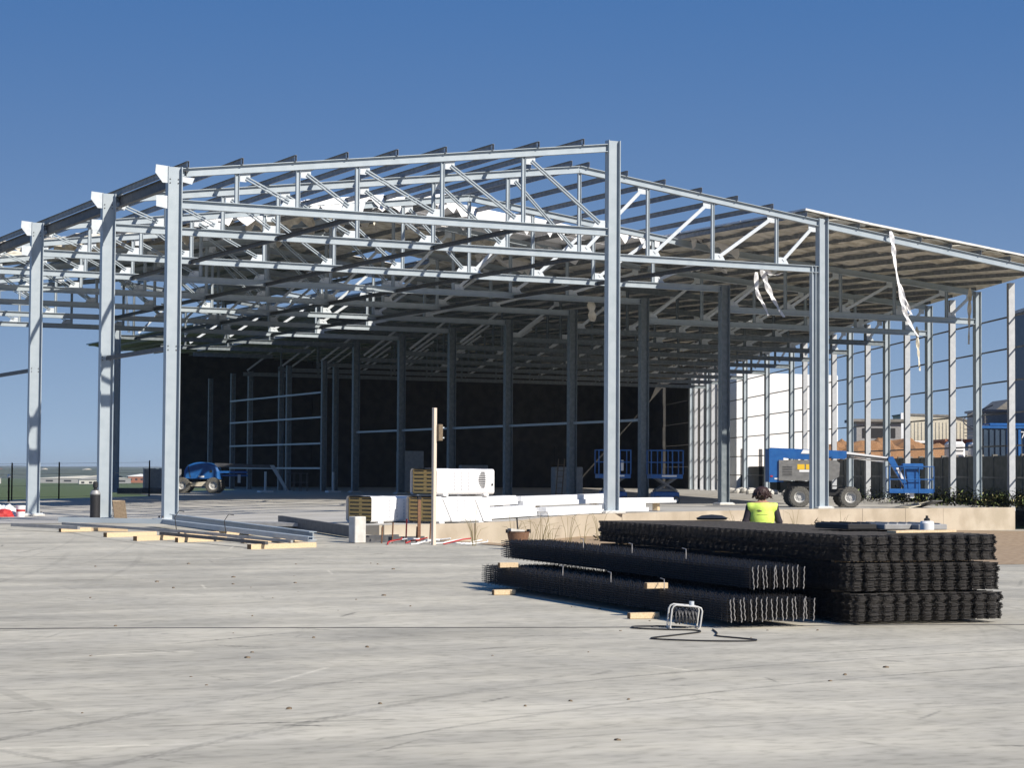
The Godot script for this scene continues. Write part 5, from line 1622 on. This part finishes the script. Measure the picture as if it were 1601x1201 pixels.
	mi("figures", tm, M.white_panel, ct, Transform3D(Basis.IDENTITY, Vector3(0.55, 1.85, 1.2)))
	for e in [["white bulk bag on the raised ground, left one of the pair", 66.6, 45.2, 1.5], ["white bulk bag beside the blue container", 66.9, 43.2, 1.45]]:
		var o := thing("bulk_bag", e[0], "bulk bag", P(e[1], 2.05, e[2]), -0.47, "bulk bags on the raised ground")
		bx("bag", o, M.white_panel, Vector3(0, e[3] / 2, 0), Vector3(1.15, e[3], 1.1), 0.0, 0.16)
		for s in [-0.4, 0.4]: bx("loop", o, M.galv_fence, Vector3(s, e[3] + 0.08, 0.3), Vector3(0.08, 0.22, 0.08))
		for k in 2: bx("strap", o, M.dark_steel, Vector3(0, 0.5 + 0.4 * k, 0.56), Vector3(0.9, 0.06, 0.02), 0.0)
	var wc := thing("grey_car", "grey car parked beyond the bulk bags", "car", P(70.5, 2.05, 46.5), -0.47)
	mi("body", prism_mesh([Vector2(-2.1, 0.3), Vector2(2.1, 0.3), Vector2(2.15, 0.8), Vector2(1.3, 0.95), Vector2(-2.0, 0.95)], 1.7), M.galv_fence, wc)
	mi("cabin", prism_mesh([Vector2(-1.9, 0.95), Vector2(1.2, 0.95), Vector2(0.5, 1.5), Vector2(-1.3, 1.52)], 1.5), M.navy, wc)
	for x in [-1.3, 1.35]:
		for z in [-0.8, 0.8]: wheel(wc, Vector3(x, 0.32, z), 0.32, 0.2)
	# white clad building beyond the side wall
	var wb := thing("white_building", "bright white panel-clad building seen between the far side-wall posts", "building", P(0, 0, 0))
	bx("core", wb, M.white_panel, P(86.4, 5.0, 96.0), Vector3(10.8, 10.6, 6.0))
	for k in 11: bx("cladding_panel", wb, M.white_panel, P(81.5 + 0.98 * k, 5.0, 92.95), Vector3(0.97, 10.5, 0.06))
	for k in 5: bx("lower_door", wb, M.dark_steel, P(81.6 + 1.9 * k, 1.8, 92.90), Vector3(0.35, 3.6, 0.04))
	# left: wire fence, lamp post, grey corrugated screen, field, sheds, hills
	var f0 := Vector2(-4.0, 44.5)
	var f1 := Vector2(14.2, 48.0)
	var fe := thing("wire_fence", "thin dark wire fence along the far edge of the slab", "fence")
	for k in 8:
		var p := f0.lerp(f1, k / 7.0)
		member("post", fe, rod(0.04, 8), M.dark_wall, F(p.x, p.y, -0.1), F(p.x, p.y, 1.95))
	for y in [0.1, 0.7, 1.3, 1.85]: member("wire", fe, bar(0.012, 0.012), M.dark_wall, F(f0.x, f0.y, y), F(f1.x, f1.y, y))
	var lp := thing("pipe_standpipe", "thin grey standpipe with a white cap beyond the sacks", "standpipe", F(5.4, 43.0))
	member("pipe", lp, rod(0.05, 8), M.galv_fence, Vector3.ZERO, Vector3(0, 1.25, 0))
	bx("cap", lp, M.white_panel, Vector3(0, 1.3, 0), Vector3(0.16, 0.16, 0.16), 0.0, 0.04)
	var sc := thing("corrugated_screen", "grey corrugated sheet screen standing behind the front column", "screen")
	for k in 7:
		var p := Vector2(17.3, 58.5).lerp(Vector2(20.6, 62.8), k / 6.0)
		bx("sheet", sc, M.galv_fence, F(p.x, p.y, 0.72 + 0.02 * (k % 2)), Vector3(0.42, 1.5, 0.05), -0.3)
		bx("sheet_rib", sc, M.post, F(p.x - 0.22, p.y - 0.1, 0.75), Vector3(0.09, 1.55, 0.07), -0.3)
	for k in 2:
		var o := thing("slab_pallet", "low pallet of dark slabs before the corrugated screen, %s" % ["left one" if k == 0 else "right one"], "pallet", F(15.8 + 1.6 * k, 57.0 + k), -0.3, "slab pallets by the screen")
		bx("slabs", o, M.dark_steel, Vector3(0, 0.2, 0), Vector3(1.4, 0.3, 1.0), 0.0, 0.03)
		bx("skid", o, M.timber, Vector3(0, 0.025, 0), Vector3(1.4, 0.05, 1.0))
	for e in [["wide pale grey shed left of the first column beyond the field", 68.0, 352.0, 34.0, 3.2, M.pad, M.galv_fence], ["pale grey shed right of the wide one beyond the field", 97.0, 345.0, 9.0, 2.6, M.pad, M.galv_fence], ["low white-roofed shed further out beyond the field", 110.0, 400.0, 24.0, 2.6, M.galv_fence, M.pad], ["yellow-sided barn beyond the field", 121.0, 430.0, 13.0, 2.6, M.yellow, M.cream], ["red-walled barn with a white top beyond the field", 134.0, 440.0, 8.0, 3.4, M.brick, M.white_panel]]:
		gable_house("far_shed", e[0], "shed", P(e[1] * 2.25 + 45.0 * 0.0, -5.0, e[2] * 2.25), -0.25, e[3] * 1.7, 16.0, e[4] * 0.95, 1.3, e[5], e[6], "sheds beyond the field", 5)
	for k in 16:
		var z := rng.randf_range(1500.0, 2100.0)
		var x := z * 0.27 + rng.randf_range(-120.0, 160.0)
		gable_house("far_house", "small far house in the village on the horizon", "house", P(x, -6.3, z), rng.randf_range(-0.6, 0.3), rng.randf_range(8, 16), 9.0, rng.randf_range(4, 7), 2.5, [M.white_panel, M.cream, M.brick][k % 3], M.brick if k % 2 else M.cream, "houses of the far village")
	for k in 10:
		var z := rng.randf_range(720.0, 1150.0)
		var x := z * 0.245 + rng.randf_range(-80.0, 90.0)
		var o := thing("far_tree", "dark round tree among the sheds beyond the field", "tree", P(x, -5.0, z), 0.0, "trees beyond the field")
		var h := rng.randf_range(3.5, 7.5)
		member("trunk", o, rod(0.16, 6), M.brown_board, Vector3.ZERO, Vector3(0, h * 0.5, 0))
		st = st_new()
		for q in 5: leaves(st, Vector3(rng.randfn() * h * 0.18, h * rng.randf_range(0.45, 0.85), rng.randfn() * h * 0.18), Vector3(h * 0.32, h * 0.26, h * 0.32), 60, h * 0.1, Color(0.02, 0.035, 0.012), Color(0.05, 0.07, 0.025))
		mi("crown", st.commit(), M.leaf, o)
	# rough grass in the field, near the fence
	st = st_new()
	for k in 1500:
		var z := rng.randf_range(60.0, 420.0)
		var x := -4.0 + (z - 44.0) * 0.235 + rng.randf_range(-14.0, 26.0)
		if x > 16.0 + (z - 48.0) * 0.35 or (x > 30.0 and z < 125.0): continue
		leaves(st, P(x, -1.3 - z * 0.0045, z), Vector3(1.6, 0.25, 1.6), 10, 0.3, Color(0.04, 0.07, 0.014), Color(0.12, 0.13, 0.045))
	tag(mi("field_grass", st.commit(), M.leaf, self), "rough green grass on the field beyond the fence", "grass", "", "stuff")
	# treeline and hills
	for e in [[1900.0, 1.5, 1.4, "wooded_ridge"], [2900.0, 5.5, 1.4, "hills"], [6000.0, 15.0, 1.6, "far_hills"]]:
		st = st_new()
		var hz := FastNoiseLite.new()
		hz.seed = int(e[0])
		hz.frequency = 0.004 if e[0] > 2000 else 0.02
		var D: float = e[0]
		var prev := []
		for k in 241:
			var an := -0.9 + 2.4 * k / 240.0
			var top: float = e[1] * (0.75 + 0.25 * hz.get_noise_1d(k * 40.0 * D / 1400.0 * 0.02 * 50.0)) + (rng.randf_range(0.0, 0.7) * e[2])
			var cur := []
			for s in [[0.93, -9.0], [1.0, top], [1.25, top * 0.8]]: cur.append(P(-20.0 + sin(an) * D * s[0], s[1], -62.0 + cos(an) * D * s[0]))
			if not prev.is_empty():
				for s in 2: quad(st, prev[s], prev[s + 1], cur[s + 1], cur[s], Vector3.UP)
			prev = cur
		tag(mi(e[3], st.commit(), M.hill, self), "", "", "", "structure")
func objects():
	yard_steel()
	packs()
	reinforcement()
	cable_reel()
	bucket_and_weeds()
	person()
	machines()
	side_weeds()
	surroundings()
func _ready():
	rng.seed = 11
	# camera
	var cam := Camera3D.new()
	cam.name = "camera"
	add_child(cam)
	cam.transform = Transform3D(Basis(Vector3(0.891458, 0.006283, 0.453060), Vector3(-0.024627, 0.999098, 0.034601), Vector3(-0.452434, -0.042003, 0.890808)).orthonormalized(), Vector3(-20.1, 1.38, 62.75))
	cam.fov = 20.636
	cam.near = 0.5
	cam.far = 20000.0
	# sky, sun, exposure
	var env := Environment.new()
	var sky := Sky.new()
	var sm := ProceduralSkyMaterial.new()
	sm.sky_top_color = lin(0.022, 0.108, 0.312)
	sm.sky_horizon_color = lin(0.288, 0.393, 0.523)
	sm.sky_curve = 0.075
	sm.ground_horizon_color = lin(0.26, 0.30, 0.34)
	sm.ground_bottom_color = Color(0.30, 0.29, 0.27)
	sm.sun_angle_max = 0.5
	sky.sky_material = sm
	env.background_mode = Environment.BG_SKY
	env.sky = sky
	env.tonemap_mode = Environment.TONE_MAPPER_LINEAR
	env.tonemap_exposure = 1.25
	env.fog_enabled = true
	env.fog_density = 0.0001
	env.fog_light_color = lin(0.36, 0.44, 0.55)
	env.sdfgi_enabled = true
	env.ssao_enabled = true
	env.ssil_enabled = true
	var we := WorldEnvironment.new()
	we.name = "world_environment"
	we.environment = env
	add_child(we)
	var sun := DirectionalLight3D.new()
	sun.name = "sun"
	add_child(sun)
	sun.basis = Basis.looking_at(-Vector3(1.0, 2.03, 2.47).normalized())
	sun.light_energy = 1.6
	sun.light_color = Color(1.0, 0.965, 0.91)
	sun.light_angular_distance = 0.5
	sun.shadow_enabled = true
	make_materials()
	setting()
	hall_frame()
	objects()
